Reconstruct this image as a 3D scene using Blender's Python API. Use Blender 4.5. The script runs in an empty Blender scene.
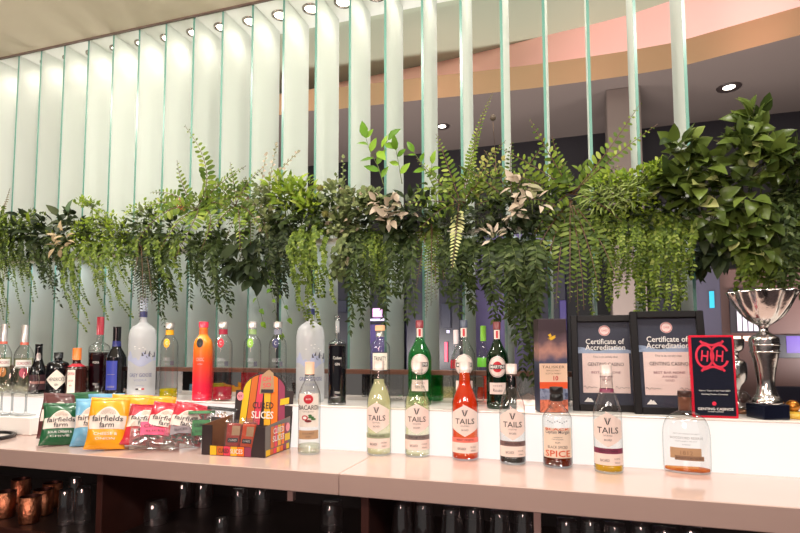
import bpy, math, random
from mathutils import Vector, Matrix
SC = bpy.context.scene
COL = SC.collection
R = random.Random(7)
PI = math.pi

# ---------------------------------------------------------------- camera (metres; x along the bar, y into the wall, z up)
CAM_H = 1.29
F_PX, P_X, P_Y = 552.5, 400.0, 306.0
def _cd(vx, vy):
    return Vector((vx - P_X, -(vy - P_Y), -F_PX)).normalized()
_dx = -_cd(-1325, 350)
_dy = _cd(578, 345)
_dy = (_dy - _dx * _dx.dot(_dy)).normalized()
_dz = _dx.cross(_dy)
CM = Matrix((_dx, _dy, _dz))                 # world = CM @ camera vector
cam = bpy.data.cameras.new('camera')
cam.sensor_width = 36; cam.sensor_fit = 'HORIZONTAL'
cam.lens = F_PX / 800 * 36
cam.shift_y = (P_Y - 266.5) / 800
cam.clip_start = 0.05
camo = bpy.data.objects.new('camera', cam); COL.objects.link(camo)
camo.matrix_world = Matrix.Translation((0, 0, CAM_H)) @ CM.to_4x4()
SC.camera = camo
def ray(x, y):
    return CM @ Vector((x - P_X, -(y - P_Y), -F_PX))
def at(x, y, Y):                             # survey of the photograph: point of the vertical plane at depth Y
    r = ray(x, y); return Vector((0, 0, CAM_H)) + r * (Y / r.y)
def onz(x, y, z):
    r = ray(x, y); return Vector((0, 0, CAM_H)) + r * ((z - CAM_H) / r.z)
def wpx(px, p):                              # width of px pixels at point p
    v = CM.transposed() @ (p - Vector((0, 0, CAM_H)))
    d = -v.z; return px * d / F_PX / math.sqrt(1 + (v.x / d) ** 2)

# ---------------------------------------------------------------- materials
def C(r, g, b):
    f = lambda c: (c / 255 / 12.92) if c / 255 <= 0.04045 else ((c / 255 + 0.055) / 1.055) ** 2.4
    return (f(r), f(g), f(b), 1)
_M = {}
def pm(name, col, rough=0.5, metal=0.0, spec=0.5, noise=0.0, nscale=30, bump=0.0, coat=0.0):
    if name in _M: return _M[name]
    m = bpy.data.materials.new(name); m.use_nodes = True
    nt = m.node_tree; b = nt.nodes['Principled BSDF']
    b.inputs['Base Color'].default_value = col
    b.inputs['Roughness'].default_value = rough
    b.inputs['Metallic'].default_value = metal
    b.inputs['Specular IOR Level'].default_value = spec
    b.inputs['Coat Weight'].default_value = coat
    if noise or bump:
        tc = nt.nodes.new('ShaderNodeTexCoord')
        n = nt.nodes.new('ShaderNodeTexNoise'); n.inputs['Scale'].default_value = nscale
        n.inputs['Detail'].default_value = 4
        nt.links.new(tc.outputs['Object'], n.inputs['Vector'])
        if noise:
            mx = nt.nodes.new('ShaderNodeMix'); mx.data_type = 'RGBA'
            mx.inputs[6].default_value = tuple(c * (1 - noise) for c in col[:3]) + (1,)
            mx.inputs[7].default_value = tuple(min(1, c * (1 + noise)) for c in col[:3]) + (1,)
            nt.links.new(n.outputs['Fac'], mx.inputs[0]); nt.links.new(mx.outputs[2], b.inputs['Base Color'])
        if bump:
            bp = nt.nodes.new('ShaderNodeBump'); bp.inputs['Strength'].default_value = bump
            bp.inputs['Distance'].default_value = 0.004
            nt.links.new(n.outputs['Fac'], bp.inputs['Height']); nt.links.new(bp.outputs['Normal'], b.inputs['Normal'])
    _M[name] = m; return m
def em(name, col, st):
    if name in _M: return _M[name]
    m = bpy.data.materials.new(name); m.use_nodes = True
    b = m.node_tree.nodes['Principled BSDF']
    b.inputs['Base Color'].default_value = col
    b.inputs['Emission Color'].default_value = col
    b.inputs['Emission Strength'].default_value = st
    b.inputs['Roughness'].default_value = 0.4
    _M[name] = m; return m
def glass(name, tint, rim, gloss=0.9, op=0.0, opcol=(.8, .8, .8, 1), rough=0.03):
    """thin clear ware: tinted see-through wall, darker towards its rim, with a fresnel reflection"""
    if name in _M: return _M[name]
    m = bpy.data.materials.new(name); m.use_nodes = True
    nt = m.node_tree; nt.nodes.clear(); N = nt.nodes.new; L = nt.links.new
    out = N('ShaderNodeOutputMaterial')
    lw = N('ShaderNodeLayerWeight'); lw.inputs['Blend'].default_value = 0.35
    mxc = N('ShaderNodeMix'); mxc.data_type = 'RGBA'
    mxc.inputs[6].default_value = tint; mxc.inputs[7].default_value = rim
    pw = N('ShaderNodeMath'); pw.operation = 'POWER'; pw.inputs[1].default_value = 2.2
    L(lw.outputs['Facing'], pw.inputs[0]); L(pw.outputs[0], mxc.inputs[0])
    tr = N('ShaderNodeBsdfTransparent'); L(mxc.outputs[2], tr.inputs['Color'])
    src = tr.outputs[0]
    if op:
        df = N('ShaderNodeBsdfDiffuse'); df.inputs['Color'].default_value = opcol
        tl = N('ShaderNodeBsdfTranslucent'); tl.inputs['Color'].default_value = opcol
        m1 = N('ShaderNodeMixShader'); m1.inputs[0].default_value = 0.5; L(df.outputs[0], m1.inputs[1]); L(tl.outputs[0], m1.inputs[2])
        m2 = N('ShaderNodeMixShader'); m2.inputs[0].default_value = op; L(src, m2.inputs[1]); L(m1.outputs[0], m2.inputs[2])
        src = m2.outputs[0]
    gl = N('ShaderNodeBsdfGlossy'); gl.inputs['Roughness'].default_value = rough
    lf = N('ShaderNodeLayerWeight'); lf.inputs['Blend'].default_value = 0.5
    f4 = N('ShaderNodeMath'); f4.operation = 'POWER'; f4.inputs[1].default_value = 4.0; L(lf.outputs['Facing'], f4.inputs[0])
    fr = N('ShaderNodeMath'); fr.operation = 'MULTIPLY_ADD'; fr.inputs[1].default_value = .7; fr.inputs[2].default_value = .09; L(f4.outputs[0], fr.inputs[0])
    fm = N('ShaderNodeMath'); fm.operation = 'MULTIPLY'; fm.inputs[1].default_value = gloss; L(fr.outputs[0], fm.inputs[0])
    mg = N('ShaderNodeMixShader'); L(fm.outputs[0], mg.inputs[0]); L(src, mg.inputs[1]); L(gl.outputs[0], mg.inputs[2])
    L(mg.outputs[0], out.inputs[0])
    _M[name] = m; return m
def liquid(name, col, op=0.5, col2=None):
    return glass(name, col, tuple(c * .8 for c in col[:3]) + (1,), 0.3, op, col2 or col)
def leafmat(name, c1, c2, c3=None, trans=0.22, rough=0.45):
    """each leaf gets its own tone between c1 and c2 (and a rare c3), with a paler vein side"""
    m = bpy.data.materials.new(name); m.use_nodes = True
    nt = m.node_tree; b = nt.nodes['Principled BSDF']; N = nt.nodes.new; L = nt.links.new
    out = nt.nodes['Material Output']
    g = N('ShaderNodeNewGeometry'); r = N('ShaderNodeValToRGB')
    e = r.color_ramp.elements
    e[0].color = c1; e[1].color = c2; e[1].position = 0.85
    if c3: k = e.new(0.97); k.color = c3
    L(g.outputs['Random Per Island'], r.inputs[0]); L(r.outputs[0], b.inputs['Base Color'])
    b.inputs['Roughness'].default_value = rough; b.inputs['Specular IOR Level'].default_value = 0.14
    t = N('ShaderNodeBsdfTranslucent'); L(r.outputs[0], t.inputs['Color'])
    mx = N('ShaderNodeMixShader'); mx.inputs[0].default_value = trans
    L(b.outputs[0], mx.inputs[1]); L(t.outputs[0], mx.inputs[2]); L(mx.outputs[0], out.inputs[0])
    return m

# ---------------------------------------------------------------- mesh collecting
class MB:
    def __init__(s): s.v = []; s.f = []; s.m = []; s.sm = []
    def add(s, vs, fs, mi=0, smooth=False):
        o = len(s.v); s.v += [tuple(v) for v in vs]
        for f in fs: s.f.append(tuple(o + i for i in f)); s.m.append(mi); s.sm.append(smooth)
        return s
    def box(s, x0, x1, y0, y1, z0, z1, mi=0):
        vs = [(x, y, z) for z in (z0, z1) for y in (y0, y1) for x in (x0, x1)]
        return s.add(vs, [(0, 2, 3, 1), (4, 5, 7, 6), (0, 1, 5, 4), (2, 6, 7, 3), (0, 4, 6, 2), (1, 3, 7, 5)], mi)
    def bbox(s, x0, x1, y0, y1, z0, z1, b=0.003, mi=0):     # box with chamfered edges
        xs = (x0, x0 + b, x1 - b, x1); ys = (y0, y0 + b, y1 - b, y1); zs = (z0, z0 + b, z1 - b, z1)
        q = lambda i, j, k: (xs[i], ys[j], zs[k])
        vs = []; ix = {}
        def vi(i, j, k):
            if (i, j, k) not in ix: ix[(i, j, k)] = len(vs); vs.append(q(i, j, k))
            return ix[(i, j, k)]
        fs = []
        A, B = 1, 2
        fs.append([vi(i, j, 3) for i, j in ((A, A), (B, A), (B, B), (A, B))]); fs.append([vi(i, j, 0) for i, j in ((A, A), (A, B), (B, B), (B, A))])
        fs.append([vi(i, 0, k) for i, k in ((A, A), (B, A), (B, B), (A, B))]); fs.append([vi(i, 3, k) for i, k in ((A, A), (A, B), (B, B), (B, A))])
        fs.append([vi(0, j, k) for j, k in ((A, A), (A, B), (B, B), (B, A))]); fs.append([vi(3, j, k) for j, k in ((A, A), (B, A), (B, B), (A, B))])
        for a, e in ((A, 0), (B, 3)):
            for c, g in ((A, 0), (B, 3)):
                fs.append([vi(A, e, c), vi(B, e, c), vi(B, a, g), vi(A, a, g)])
                fs.append([vi(e, A, c), vi(e, B, c), vi(a, B, g), vi(a, A, g)])
                fs.append([vi(e, c, A), vi(e, c, B), vi(a, g, B), vi(a, g, A)])
        for a, e in ((A, 0), (B, 3)):
            for c, g in ((A, 0), (B, 3)):
                for h, k in ((A, 0), (B, 3)): fs.append([vi(e, c, h), vi(a, g, h), vi(a, c, k)])
        return s.add(vs, fs, mi)
    def lathe(s, prof, seg=28, o=(0, 0, 0), sx=1, sy=1, mi=0, smooth=True, wave=None):
        n = len(prof); vs = []; fs = []
        for (r, z) in prof:
            for k in range(seg):
                a = 2 * PI * k / seg; rr = r * (wave(a, z) if wave else 1)
                vs.append((o[0] + rr * math.cos(a) * sx, o[1] + rr * math.sin(a) * sy, o[2] + z))
        for i in range(n - 1):
            for k in range(seg):
                k2 = (k + 1) % seg
                fs.append((i * seg + k, i * seg + k2, (i + 1) * seg + k2, (i + 1) * seg + k))
        return s.add(vs, fs, mi, smooth)
    def tube(s, pts, r0, r1=None, seg=5, mi=0, closed=False):
        if r1 is None: r1 = r0
        pts = [Vector(p) for p in pts]; n = len(pts); vs = []; fs = []
        for i, p in enumerate(pts):
            if closed: d = pts[(i + 1) % n] - pts[i - 1]
            else: d = pts[min(i + 1, n - 1)] - pts[max(i - 1, 0)]
            if d.length < 1e-9: d = Vector((0, 0, 1))
            d.normalize()
            a = d.cross(Vector((0, 0, 1)));
            if a.length < .05: a = d.cross(Vector((0, 1, 0)))
            a.normalize(); b = d.cross(a); r = r0 + (r1 - r0) * i / max(1, n - 1)
            for k in range(seg):
                t = 2 * PI * k / seg; vs.append(p + a * r * math.cos(t) + b * r * math.sin(t))
        for i in range(n if closed else n - 1):
            j = (i + 1) % n
            for k in range(seg):
                k2 = (k + 1) % seg
                fs.append((i * seg + k, i * seg + k2, j * seg + k2, j * seg + k))
        if not closed:
            fs.append(tuple(range(seg))[::-1]); fs.append(tuple((n - 1) * seg + k for k in range(seg)))
        return s.add(vs, fs, mi, True)
    def build(s, name, mats, parent=None, off=None, norm=True):
        me = bpy.data.meshes.new(name)
        vs = s.v if off is None else [(v[0] - off[0], v[1] - off[1], v[2] - off[2]) for v in s.v]
        me.from_pydata(vs, [], s.f)
        if not isinstance(mats, (list, tuple)): mats = [mats]
        for m in mats: me.materials.append(m)
        me.polygons.foreach_set('material_index', s.m); me.polygons.foreach_set('use_smooth', s.sm)
        me.update()
        o = bpy.data.objects.new(name, me); COL.objects.link(o)
        if parent: o.parent = parent
        return o
def tag(o, label=None, cat=None, group=None, kind=None):
    if label: o['label'] = label
    if cat: o['category'] = cat
    if group: o['group'] = group
    if kind: o['kind'] = kind
    return o
def empty(name, loc, label, cat, group=None, rz=0):
    o = bpy.data.objects.new(name, None); COL.objects.link(o); o.location = loc; o.rotation_euler.z = rz
    o.empty_display_size = 0.02
    return tag(o, label, cat, group)
def struct(name, mb, mats):
    o = mb.build(name, mats); o['kind'] = 'structure'; return o
_T = {}
def glyphs(txt, bold=0.0):
    k = (txt, bold)
    if k not in _T:
        cu = bpy.data.curves.new('t', 'FONT'); cu.body = txt; cu.align_x = 'CENTER'; cu.align_y = 'CENTER'
        cu.resolution_u = 2; cu.offset = bold
        ob = bpy.data.objects.new('t', cu); me = bpy.data.meshes.new_from_object(ob)
        _T[k] = ([v.co.copy() for v in me.vertices], [tuple(p.vertices) for p in me.polygons])
        bpy.data.objects.remove(ob); bpy.data.curves.remove(cu); bpy.data.meshes.remove(me)
    return _T[k]
def text(mb, txt, h, fn, cx=0, cz=0, w=None, rot=0, bold=0.0, mi=0):
    """letters of cap height h (or fitted to width w), laid on a surface by fn(x, z) -> point"""
    vs, fs = glyphs(txt, bold)
    x0 = min(v.x for v in vs); x1 = max(v.x for v in vs); y0 = min(v.y for v in vs); y1 = max(v.y for v in vs)
    s = h / 0.72; sx = (w / (x1 - x0)) if w else s
    ca, sa = math.cos(rot), math.sin(rot); mx = (x0 + x1) / 2; my = (y0 + y1) / 2
    out = []
    for v in vs:
        a, b = (v.x - mx) * sx, (v.y - my) * s
        out.append(fn(cx + a * ca - b * sa, cz + a * sa + b * ca))
    mb.add(out, fs, mi); return mb
def patch(mb, fn, x0, x1, lo, hi, n=14, m=1, mi=0):
    """a sheet on a surface: columns x0..x1, bounded by lo(x), hi(x)"""
    lo_ = lo if callable(lo) else (lambda x: lo); hi_ = hi if callable(hi) else (lambda x: hi)
    vs = []; fs = []
    for i in range(n + 1):
        x = x0 + (x1 - x0) * i / n; a, b = lo_(x), hi_(x)
        for j in range(m + 1): vs.append(fn(x, a + (b - a) * j / m))
    for i in range(n):
        for j in range(m):
            a = i * (m + 1) + j; fs.append((a, a + m + 1, a + m + 2, a + 1))
    mb.add(vs, fs, mi, True); return mb
def disc(mb, fn, cx, cz, rx, rz, n=20, mi=0, hole=0.0):
    vs = []; fs = []
    if hole:
        for k in range(n):
            a = 2 * PI * k / n
            vs.append(fn(cx + rx * hole * math.cos(a), cz + rz * hole * math.sin(a))); vs.append(fn(cx + rx * math.cos(a), cz + rz * math.sin(a)))
        for k in range(n):
            q = (k + 1) % n; fs.append((2 * k, 2 * k + 1, 2 * q + 1, 2 * q))
    else:
        rings = 3
        vs.append(fn(cx, cz))
        for j in range(1, rings + 1):
            for k in range(n):
                a = 2 * PI * k / n; vs.append(fn(cx + rx * j / rings * math.cos(a), cz + rz * j / rings * math.sin(a)))
        for k in range(n):
            q = (k + 1) % n; fs.append((0, 1 + k, 1 + q))
            for j in range(rings - 1):
                fs.append((1 + j * n + k, 1 + (j + 1) * n + k, 1 + (j + 1) * n + q, 1 + j * n + q))
    mb.add(vs, fs, mi, True); return mb
def smooth_prof(p, k=4):
    """catmull-rom through (r, z) points; a point given twice stays a sharp corner"""
    out = []
    for i in range(len(p) - 1):
        p1, p2 = p[i], p[i + 1]
        if abs(p1[0] - p2[0]) < 1e-7 and abs(p1[1] - p2[1]) < 1e-7: out.append(p1); continue
        p0 = p[i - 1] if i > 0 else p1; p3 = p[i + 2] if i + 2 < len(p) else p2
        for j in range(k):
            t = j / k
            out.append(tuple(0.5 * (2 * p1[c] + (p2[c] - p0[c]) * t + (2 * p0[c] - 5 * p1[c] + 4 * p2[c] - p3[c]) * t * t + (3 * p1[c] - p0[c] - 3 * p2[c] + p3[c]) * t ** 3) for c in (0, 1)))
    out.append(p[-1])
    return [(max(0.0, r), z) for r, z in out]
ORD = ['', 'first', 'second', 'third', 'fourth', 'fifth', 'sixth', 'seventh', 'eighth', 'ninth', 'tenth', 'eleventh', 'twelfth', 'thirteenth', 'fourteenth', 'fifteenth', 'sixteenth', 'seventeenth', 'eighteenth', 'nineteenth', 'twentieth', 'twenty-first', 'twenty-second', 'twenty-third']
SLOT_W, FRONT_W, ROOM_W, UP_W, COVE_W, FAR_W, AMB, EXPO, LIT, LOW_W, UNDER_W = 1.8, 15, 20, 14, .25, 18, .17, 0, .84, 36, 5
# ================================================================ the setting
Z_C, Z_S, Z_T = 0.95, 1.092, 2.77            # worktop, raised shelf, ceiling over the fins
Y_E, Y_R, Y_M, Y_F = 1.377, 1.685, 1.88, 2.0 # worktop edge, lit riser, mirror, front of the fins
X_L, X_R = -3.5, 1.35
M_beige = pm('beige_plaster', C(190, 179, 156), .85, noise=.05, nscale=3)
M_slot = pm('slot_white', C(226, 228, 220), .7)
M_grey = pm('grey_ceiling_paint', C(168, 174, 152), .85)
M_soff = pm('taupe_soffit_paint', C(118, 105, 99), .8)
M_tan = pm('tan_fascia_paint', C(196, 162, 126), .7)
M_pink = pm('pink_cove_glow_colour', C(255, 198, 188), .7)  # pink cove light put into the surface colour
M_darkw = pm('dark_wall', C(22, 18, 26), .6, noise=.2, nscale=4)
M_floor = pm('dark_carpet', C(52, 40, 44), .9, noise=.3, nscale=20)
struct('floor', MB().box(-4.5, 3.5, -2.6, 4.6, -0.05, 0), M_floor)
struct('ceiling', MB().box(-4.5, 3.5, -2.6, Y_F - .02, Z_T, Z_T + .08), M_beige)
struct('trim_1', MB().box(-4.5, 3.5, Y_F - .02, Y_F - .008, Z_T - .006, Z_T + .08), pm('bronze_trim', C(92, 72, 62), .5))
struct('trim_2', MB().box(-4.5, 3.5, Y_F - .008, 2.24, Z_T + .002, Z_T + .08), M_slot)
struct('wall_slot', MB().box(-4.5, 3.5, 2.24, 2.27, Z_T + .002, 3.2), M_grey)
# the room beyond: upper ceiling, pink cove, tan fascia, taupe soffit with a bowed edge
cv = [(-4.5, 3.05), (-3.2, 3.15), (-1.915, 3.26), (-1.69, 3.265), (-1.485, 3.299), (-.809, 3.347), (-.575, 3.372), (-.214, 3.397), (.084, 3.405), (.319, 3.405), (.542, 3.392), (.64, 3.37), (1.121, 3.22), (1.7, 2.98), (2.4, 2.6), (3.0, 2.3)]
pv = [(-4.5, 3.5), (-3.2, 3.6), (-1.95, 3.63), (-1.793, 3.604), (-1.6, 3.57), (-.844, 3.515), (-.5, 3.47), (-.209, 3.417), (.092, 3.379), (.323, 3.338), (.535, 3.269), (.64, 3.23), (1.0, 3.05), (1.6, 2.75), (2.2, 2.4), (2.9, 2.28)]
def strip(a, za, b, zb):
    vs = [(x, y, za) for x, y in a] + [(x, y, zb) for x, y in b]; n = len(a)
    return MB().add(vs, [(i, i + 1, n + i + 1, n + i) for i in range(n - 1)], 0, True)
struct('ceiling_upper', strip([(x, 2.27) for x, y in pv], 3.2, pv, 3.2), M_grey)
struct('ceiling_cove', strip(cv, 3.02, pv, 3.2), M_pink)
struct('trim_3', strip(cv, 2.87, cv, 3.02), M_tan)
struct('ceiling_soffit', strip(cv, 2.87, [(x, 4.35) for x, y in cv], 2.87), M_soff)
struct('wall_back', MB().box(-4.5, 3.5, 4.3, 4.4, 0, 2.87), M_darkw)
struct('wall_right', MB().box(3.4, 3.5, -2.6, 4.4, 0, 3.3), M_darkw)
struct('wall_left', MB().box(-4.5, -4.4, -2.6, 4.4, 0, 3.3), M_darkw)
struct('pillar', MB().bbox(.205, .40, 3.56, 3.8, 0, 2.87, .004), M_soff)

# ---------------------------------------------------------------- the glass fins
M_fin = bpy.data.materials.new('frosted_glass'); M_fin.use_nodes = True
nt = M_fin.node_tree; b = nt.nodes['Principled BSDF']; o_ = nt.nodes['Material Output']
b.inputs['Base Color'].default_value = C(236, 239, 234); b.inputs['Roughness'].default_value = .5
tl = nt.nodes.new('ShaderNodeBsdfTranslucent'); tl.inputs['Color'].default_value = C(228, 236, 230)
mx = nt.nodes.new('ShaderNodeMixShader'); mx.inputs[0].default_value = .4
nt.links.new(b.outputs[0], mx.inputs[1]); nt.links.new(tl.outputs[0], mx.inputs[2]); nt.links.new(mx.outputs[0], o_.inputs[0])
M_edge = pm('teal_glass_edge', C(86, 130, 118), .3)
SP = .1524; X0 = .366
FINX = [X0 - SP * i for i in range(23)]
for i, x in enumerate(FINX):
    mb = MB().box(x - .005, x + .005, Y_F, Y_F + .222, Z_S + .01, Z_T + .004)
    mb.m = [0, 0, 1, 0, 0, 0]
    o = mb.build('glass_fin', [M_fin, M_edge])
    lab = 'frosted glass fin with a teal edge, %s from the right end of the screen' % ORD[i + 1] if i else 'frosted glass fin with a teal edge, the rightmost of the screen'
    tag(o, lab, 'glass fin', 'frosted glass fins of the screen')
M_ring = pm('chrome_ring', C(150, 140, 132), .25, metal=.9)
M_bulb = em('lamp_glow', C(255, 244, 228), 9)
M_dring = pm('dark_lamp_ring', C(60, 50, 48), .4)
def downlight(x, y, z, lab, ringm=M_ring, r=.041, group=None, lr=.72):
    root = empty('downlight', (x, y, z), lab, 'ceiling light', group)
    MB().lathe([(lr * r, -.001), (r * .78, -.006), (r, -.005), (r * 1.02, 0)], 24).build('trim_ring', ringm, root)
    MB().lathe([(0.0, -.0035), (lr * r * .9, -.003), (lr * r, -.001)], 20).build('lamp', M_bulb, root)
for i in range(22):
    x = FINX[i] - SP / 2
    downlight(x, 2.105, Z_T + .0015, 'small round downlight in the gap between the %s and %s fins from the right' % (ORD[i + 1], ORD[i + 2]), group='downlights between the glass fins')
    l = bpy.data.lights.new('slot_spot', 'SPOT'); l.energy = SLOT_W; l.color = (1, .87, .76); l.spot_size = 2.6; l.spot_blend = 1; l.shadow_soft_size = .03
    lo = bpy.data.objects.new('slot_spot', l); COL.objects.link(lo); lo.location = (x, 2.105, Z_T - .012)
downlight(.923, 3.755, 2.868, 'round downlight in the taupe ceiling at upper right', M_dring, .068, None, .5)
downlight(-.896, 3.795, 2.868, 'round downlight in the taupe ceiling above the bud on a stalk', M_dring, .055, None, .5)

# ---------------------------------------------------------------- the bar
M_top = pm('gloss_white_worktop', C(200, 175, 166), .1, spec=.6, noise=.02, nscale=6)
M_shelf = pm('white_shelf', C(232, 226, 220), .2)
M_lit = em('backlit_acrylic', C(255, 246, 240), LIT)
M_lit.node_tree.nodes['Principled BSDF'].inputs['Base Color'].default_value = (.25, .25, .25, 1)
M_wood = pm('dark_walnut', C(70, 38, 32), .4, noise=.35, nscale=14)
M_dk = pm('black_laminate', C(22, 17, 17), .6)
SEAM = -.615
mb = MB().bbox(X_L, SEAM - .0008, Y_E, Y_R + .01, Z_C - .057, Z_C, .002)
tag(mb.build('worktop', M_top), 'glossy white worktop slab at left, under the snack packets', 'worktop', 'worktop slabs of the back bar')
mb = MB().bbox(SEAM + .0008, X_R, Y_E, Y_R + .01, Z_C - .057, Z_C, .002)
tag(mb.build('worktop', M_top), 'glossy white worktop slab at right, under the front row of bottles', 'worktop', 'worktop slabs of the back bar')
root = empty('raised_shelf', (0, Y_R, Z_C), 'white raised shelf with a glowing front panel, behind the worktop', 'shelf')
MB().box(X_L, X_R, Y_R, Y_R + .012, .0005 + Z_C, Z_S - .006).build('lit_panel', M_lit, root, (0, Y_R, Z_C))
MB().bbox(X_L, X_R, Y_R - .002, Y_M + .14, Z_S - .006, Z_S, .0015).build('shelf_top', M_shelf, root, (0, Y_R, Z_C))
MB().box(X_L, X_R, Y_M + .1, Y_M + .13, Z_C, Z_S - .006).build('back_board', M_dk, root, (0, Y_R, Z_C))
root = empty('mirror_upstand', (0, Y_M, Z_S), 'low mirror strip with a brown wooden rail, behind the shelf bottles', 'mirror')
MB().box(X_L, .40, Y_M, Y_M + .006, Z_S + .0005, 1.19).build('mirror_glass', pm('mirror', C(205, 200, 196), .03, metal=1), root, (0, Y_M, Z_S))
MB().bbox(X_L, .402, Y_M - .006, Y_M + .02, 1.187, 1.2045, .002).build('rail', pm('brown_rail', C(96, 62, 48), .35, noise=.2, nscale=20), root, (0, Y_M, Z_S))
# under the worktop: open shelves
root = empty('back_bar_cabinet', (0, 1.42, .3), 'dark wooden open shelving under the worktop', 'cabinet')
off = (0, 1.42, .3)
for x0, x1 in ((X_L, -1.483), (-1.46, -.571), (-.545, X_R)):
    MB().box(x0, x1, 1.44, 2.0, .655, .672).build('shelf_board', pm('shelf_board_dark', C(40, 29, 27), .45, noise=.2, nscale=18), root, off)
    MB().bbox(x0, x1, 1.425, 1.44, .64, .674, .003).build('shelf_edge', M_wood, root, off)
for x in (-1.483, -.571):
    MB().bbox(x, x + .024, 1.425, 2.0, .3, Z_C - .058, .002).build('divider', M_wood, root, off)
MB().box(X_L, X_R, 2.0, 2.02, 0.0, Z_C - .058).build('back_panel', M_dk, root, off)
MB().box(X_L, X_R, 1.45, 2.0, .28, .3).build('bottom_board', M_dk, root, off)
MB().box(-.925, -.905, 1.66, 1.68, .78, Z_C - .058).build('support_post', pm('support_white', C(215, 190, 182), .5), root, off)
for x in (-.12,):
    MB().box(x, x + .018, 1.50, 1.52, .75, Z_C - .058).build('support_post', pm('support_white', C(215, 190, 182), .5), root, off)
# planter shelf that carries the greenery
mb = MB().bbox(X_L, .80, 1.935, 1.985, 1.69, 1.705, .003)
tag(mb.build('planter_shelf', pm('planter_white', C(222, 214, 200), .5)), 'long white planter shelf across the glass fins, under the greenery', 'shelf')

# ---------------------------------------------------------------- the room beyond, seen between the fins
M_lav = pm('lavender_lit_wall', C(92, 82, 124), .7)  # purple light on the partition is painted into its colour
M_brown = pm('brown_cabinet', C(86, 60, 56), .5, noise=.1, nscale=5)
M_navy = pm('navy_band', C(22, 20, 36), .35)
M_blue = em('blue_screen', C(12, 14, 34), .5)
M_violet = em('violet_screen', C(44, 34, 84), .5)
M_neon = em('pink_neon', C(200, 60, 90), 1)
M_wht = em('white_screen', C(200, 190, 225), .6)
def rect(x0, y0, x1, y1, Y):                   # extent of a block seen through the screen at depth Y
    a = at(x0, y1, Y); b = at(x1, y0, Y); return a.x, b.x, a.z, b.z
def block(name, x0, y0, x1, y1, Y, d, m, parent=None, off=None, bev=.004):
    X0_, X1_, Z0_, Z1_ = rect(x0, y0, x1, y1, Y)
    return MB().bbox(X0_, X1_, Y, Y + d, Z0_, Z1_, bev).build(name, m, parent, off)
X0_, X1_, _, Z1_ = rect(473, 232, 545, 300, 4.0)
tag(MB().bbox(X0_, X1_, 4.0, 4.1, 0, Z1_, .004).build('partition_panel', M_lav), 'lavender-lit partition beyond the fins, behind the bottle with a green cap', 'partition')
def machine(x0, x1, top, Y, lab, screens):
    a, b, _, zt = rect(x0, top, x1, top + 60, Y)
    root = empty('slot_machine', ((a + b) / 2, Y, 0), lab, 'slot machine'); off = root.location
    MB().bbox(a, b, Y + .03, Y + .28, 0, zt, .01).build('cabinet', M_navy, root, off)
    for nm, q, m in screens:
        u0, u1, w0, w1 = rect(*q, Y)
        MB().bbox(u0, u1, Y + .012, Y + .032, w0, w1, .002).build(nm, m, root, off)
machine(357, 402, 240, 3.7, 'dark violet gaming machine with a pinkish lamp, behind the cork-stoppered bottle',
        [('shelf_light', (366, 318, 402, 321), M_wht), ('lower_screen', (366, 324, 402, 372), pm('machine_violet', C(70, 56, 110), .4)), ('lamp', (372, 308, 381, 317), em('pinkish_lamp', C(240, 170, 235), .7))])
machine(404, 459, 255, 3.6, 'dark gaming machine with a blue screen and pink neon, left of the clear round-label bottle',
        [('screen', (441, 303, 450, 328), M_blue), ('neon', (444, 342, 447, 362), M_neon), ('lamp', (446, 330, 449, 333), M_wht)])
machine(330, 352, 262, 3.8, 'narrow dark gaming machine behind the tall black gin bottle',
        [('screen', (336, 300, 346, 312), M_blue)])
machine(532, 566, 270, 3.7, 'dark gaming machine behind the tall picture-printed carton', [('screen', (560, 300, 566, 330), M_violet)])
machine(648, 690, 200, 3.7, 'dark gaming machine behind the right-hand certificate', [])
# brown cabinet wall at right
a, b_, _, zt = rect(697, 262, 880, 300, 3.3)
root = empty('wall_cabinet', (a, 3.3, 0), 'tall brown wall cabinet with dark bands, behind the silver trophy', 'cabinet'); off = root.location
MB().bbox(a, b_, 3.33, 3.6, 0, zt, .006).build('carcass', M_brown, root, off)
for q in ((774, 334, 880, 358), (774, 388, 880, 420)):
    block('dark_band', *q, 3.315, .02, M_navy, root, off, .002)
block('lit_notice', 787, 336, 800, 353, 3.312, .004, em('notice_violet', C(70, 44, 130), .5), root, off, .0006)
block('window_recess', 731, 288, 765, 333, 3.315, .02, pm('recess_dark', C(40, 34, 40), .5), root, off, .002)
for k in range(4):
    block('lit_slat', 738 + k * 5.5, 306, 741 + k * 5.5, 331, 3.308, .008, em('slat_glow', C(200, 190, 205), .5), root, off, .001)
block('lamp', 733, 336, 741, 341, 3.308, .02, em('warm_lamp', C(255, 210, 190), 1.2), root, off, .003)
block('lamp', 744, 336, 752, 341, 3.308, .02, em('warm_lamp', C(255, 210, 190), 1.2), root, off, .003)
block('door_post', 700, 262, 719, 420, 3.29, .04, pm('slate_post', C(58, 54, 70), .5), root, off, .003)
block('side_light', 710, 291, 714, 308, 3.283, .01, em('cyan_light', C(40, 150, 180), .5), root, off, .001)
tag(block('wall_lamp', 722, 206, 733, 216, 4.27, .035, em('red_light', C(235, 60, 60), 2.0)), 'small red light on the dark wall, seen through the right-hand greenery', 'wall lamp')
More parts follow.
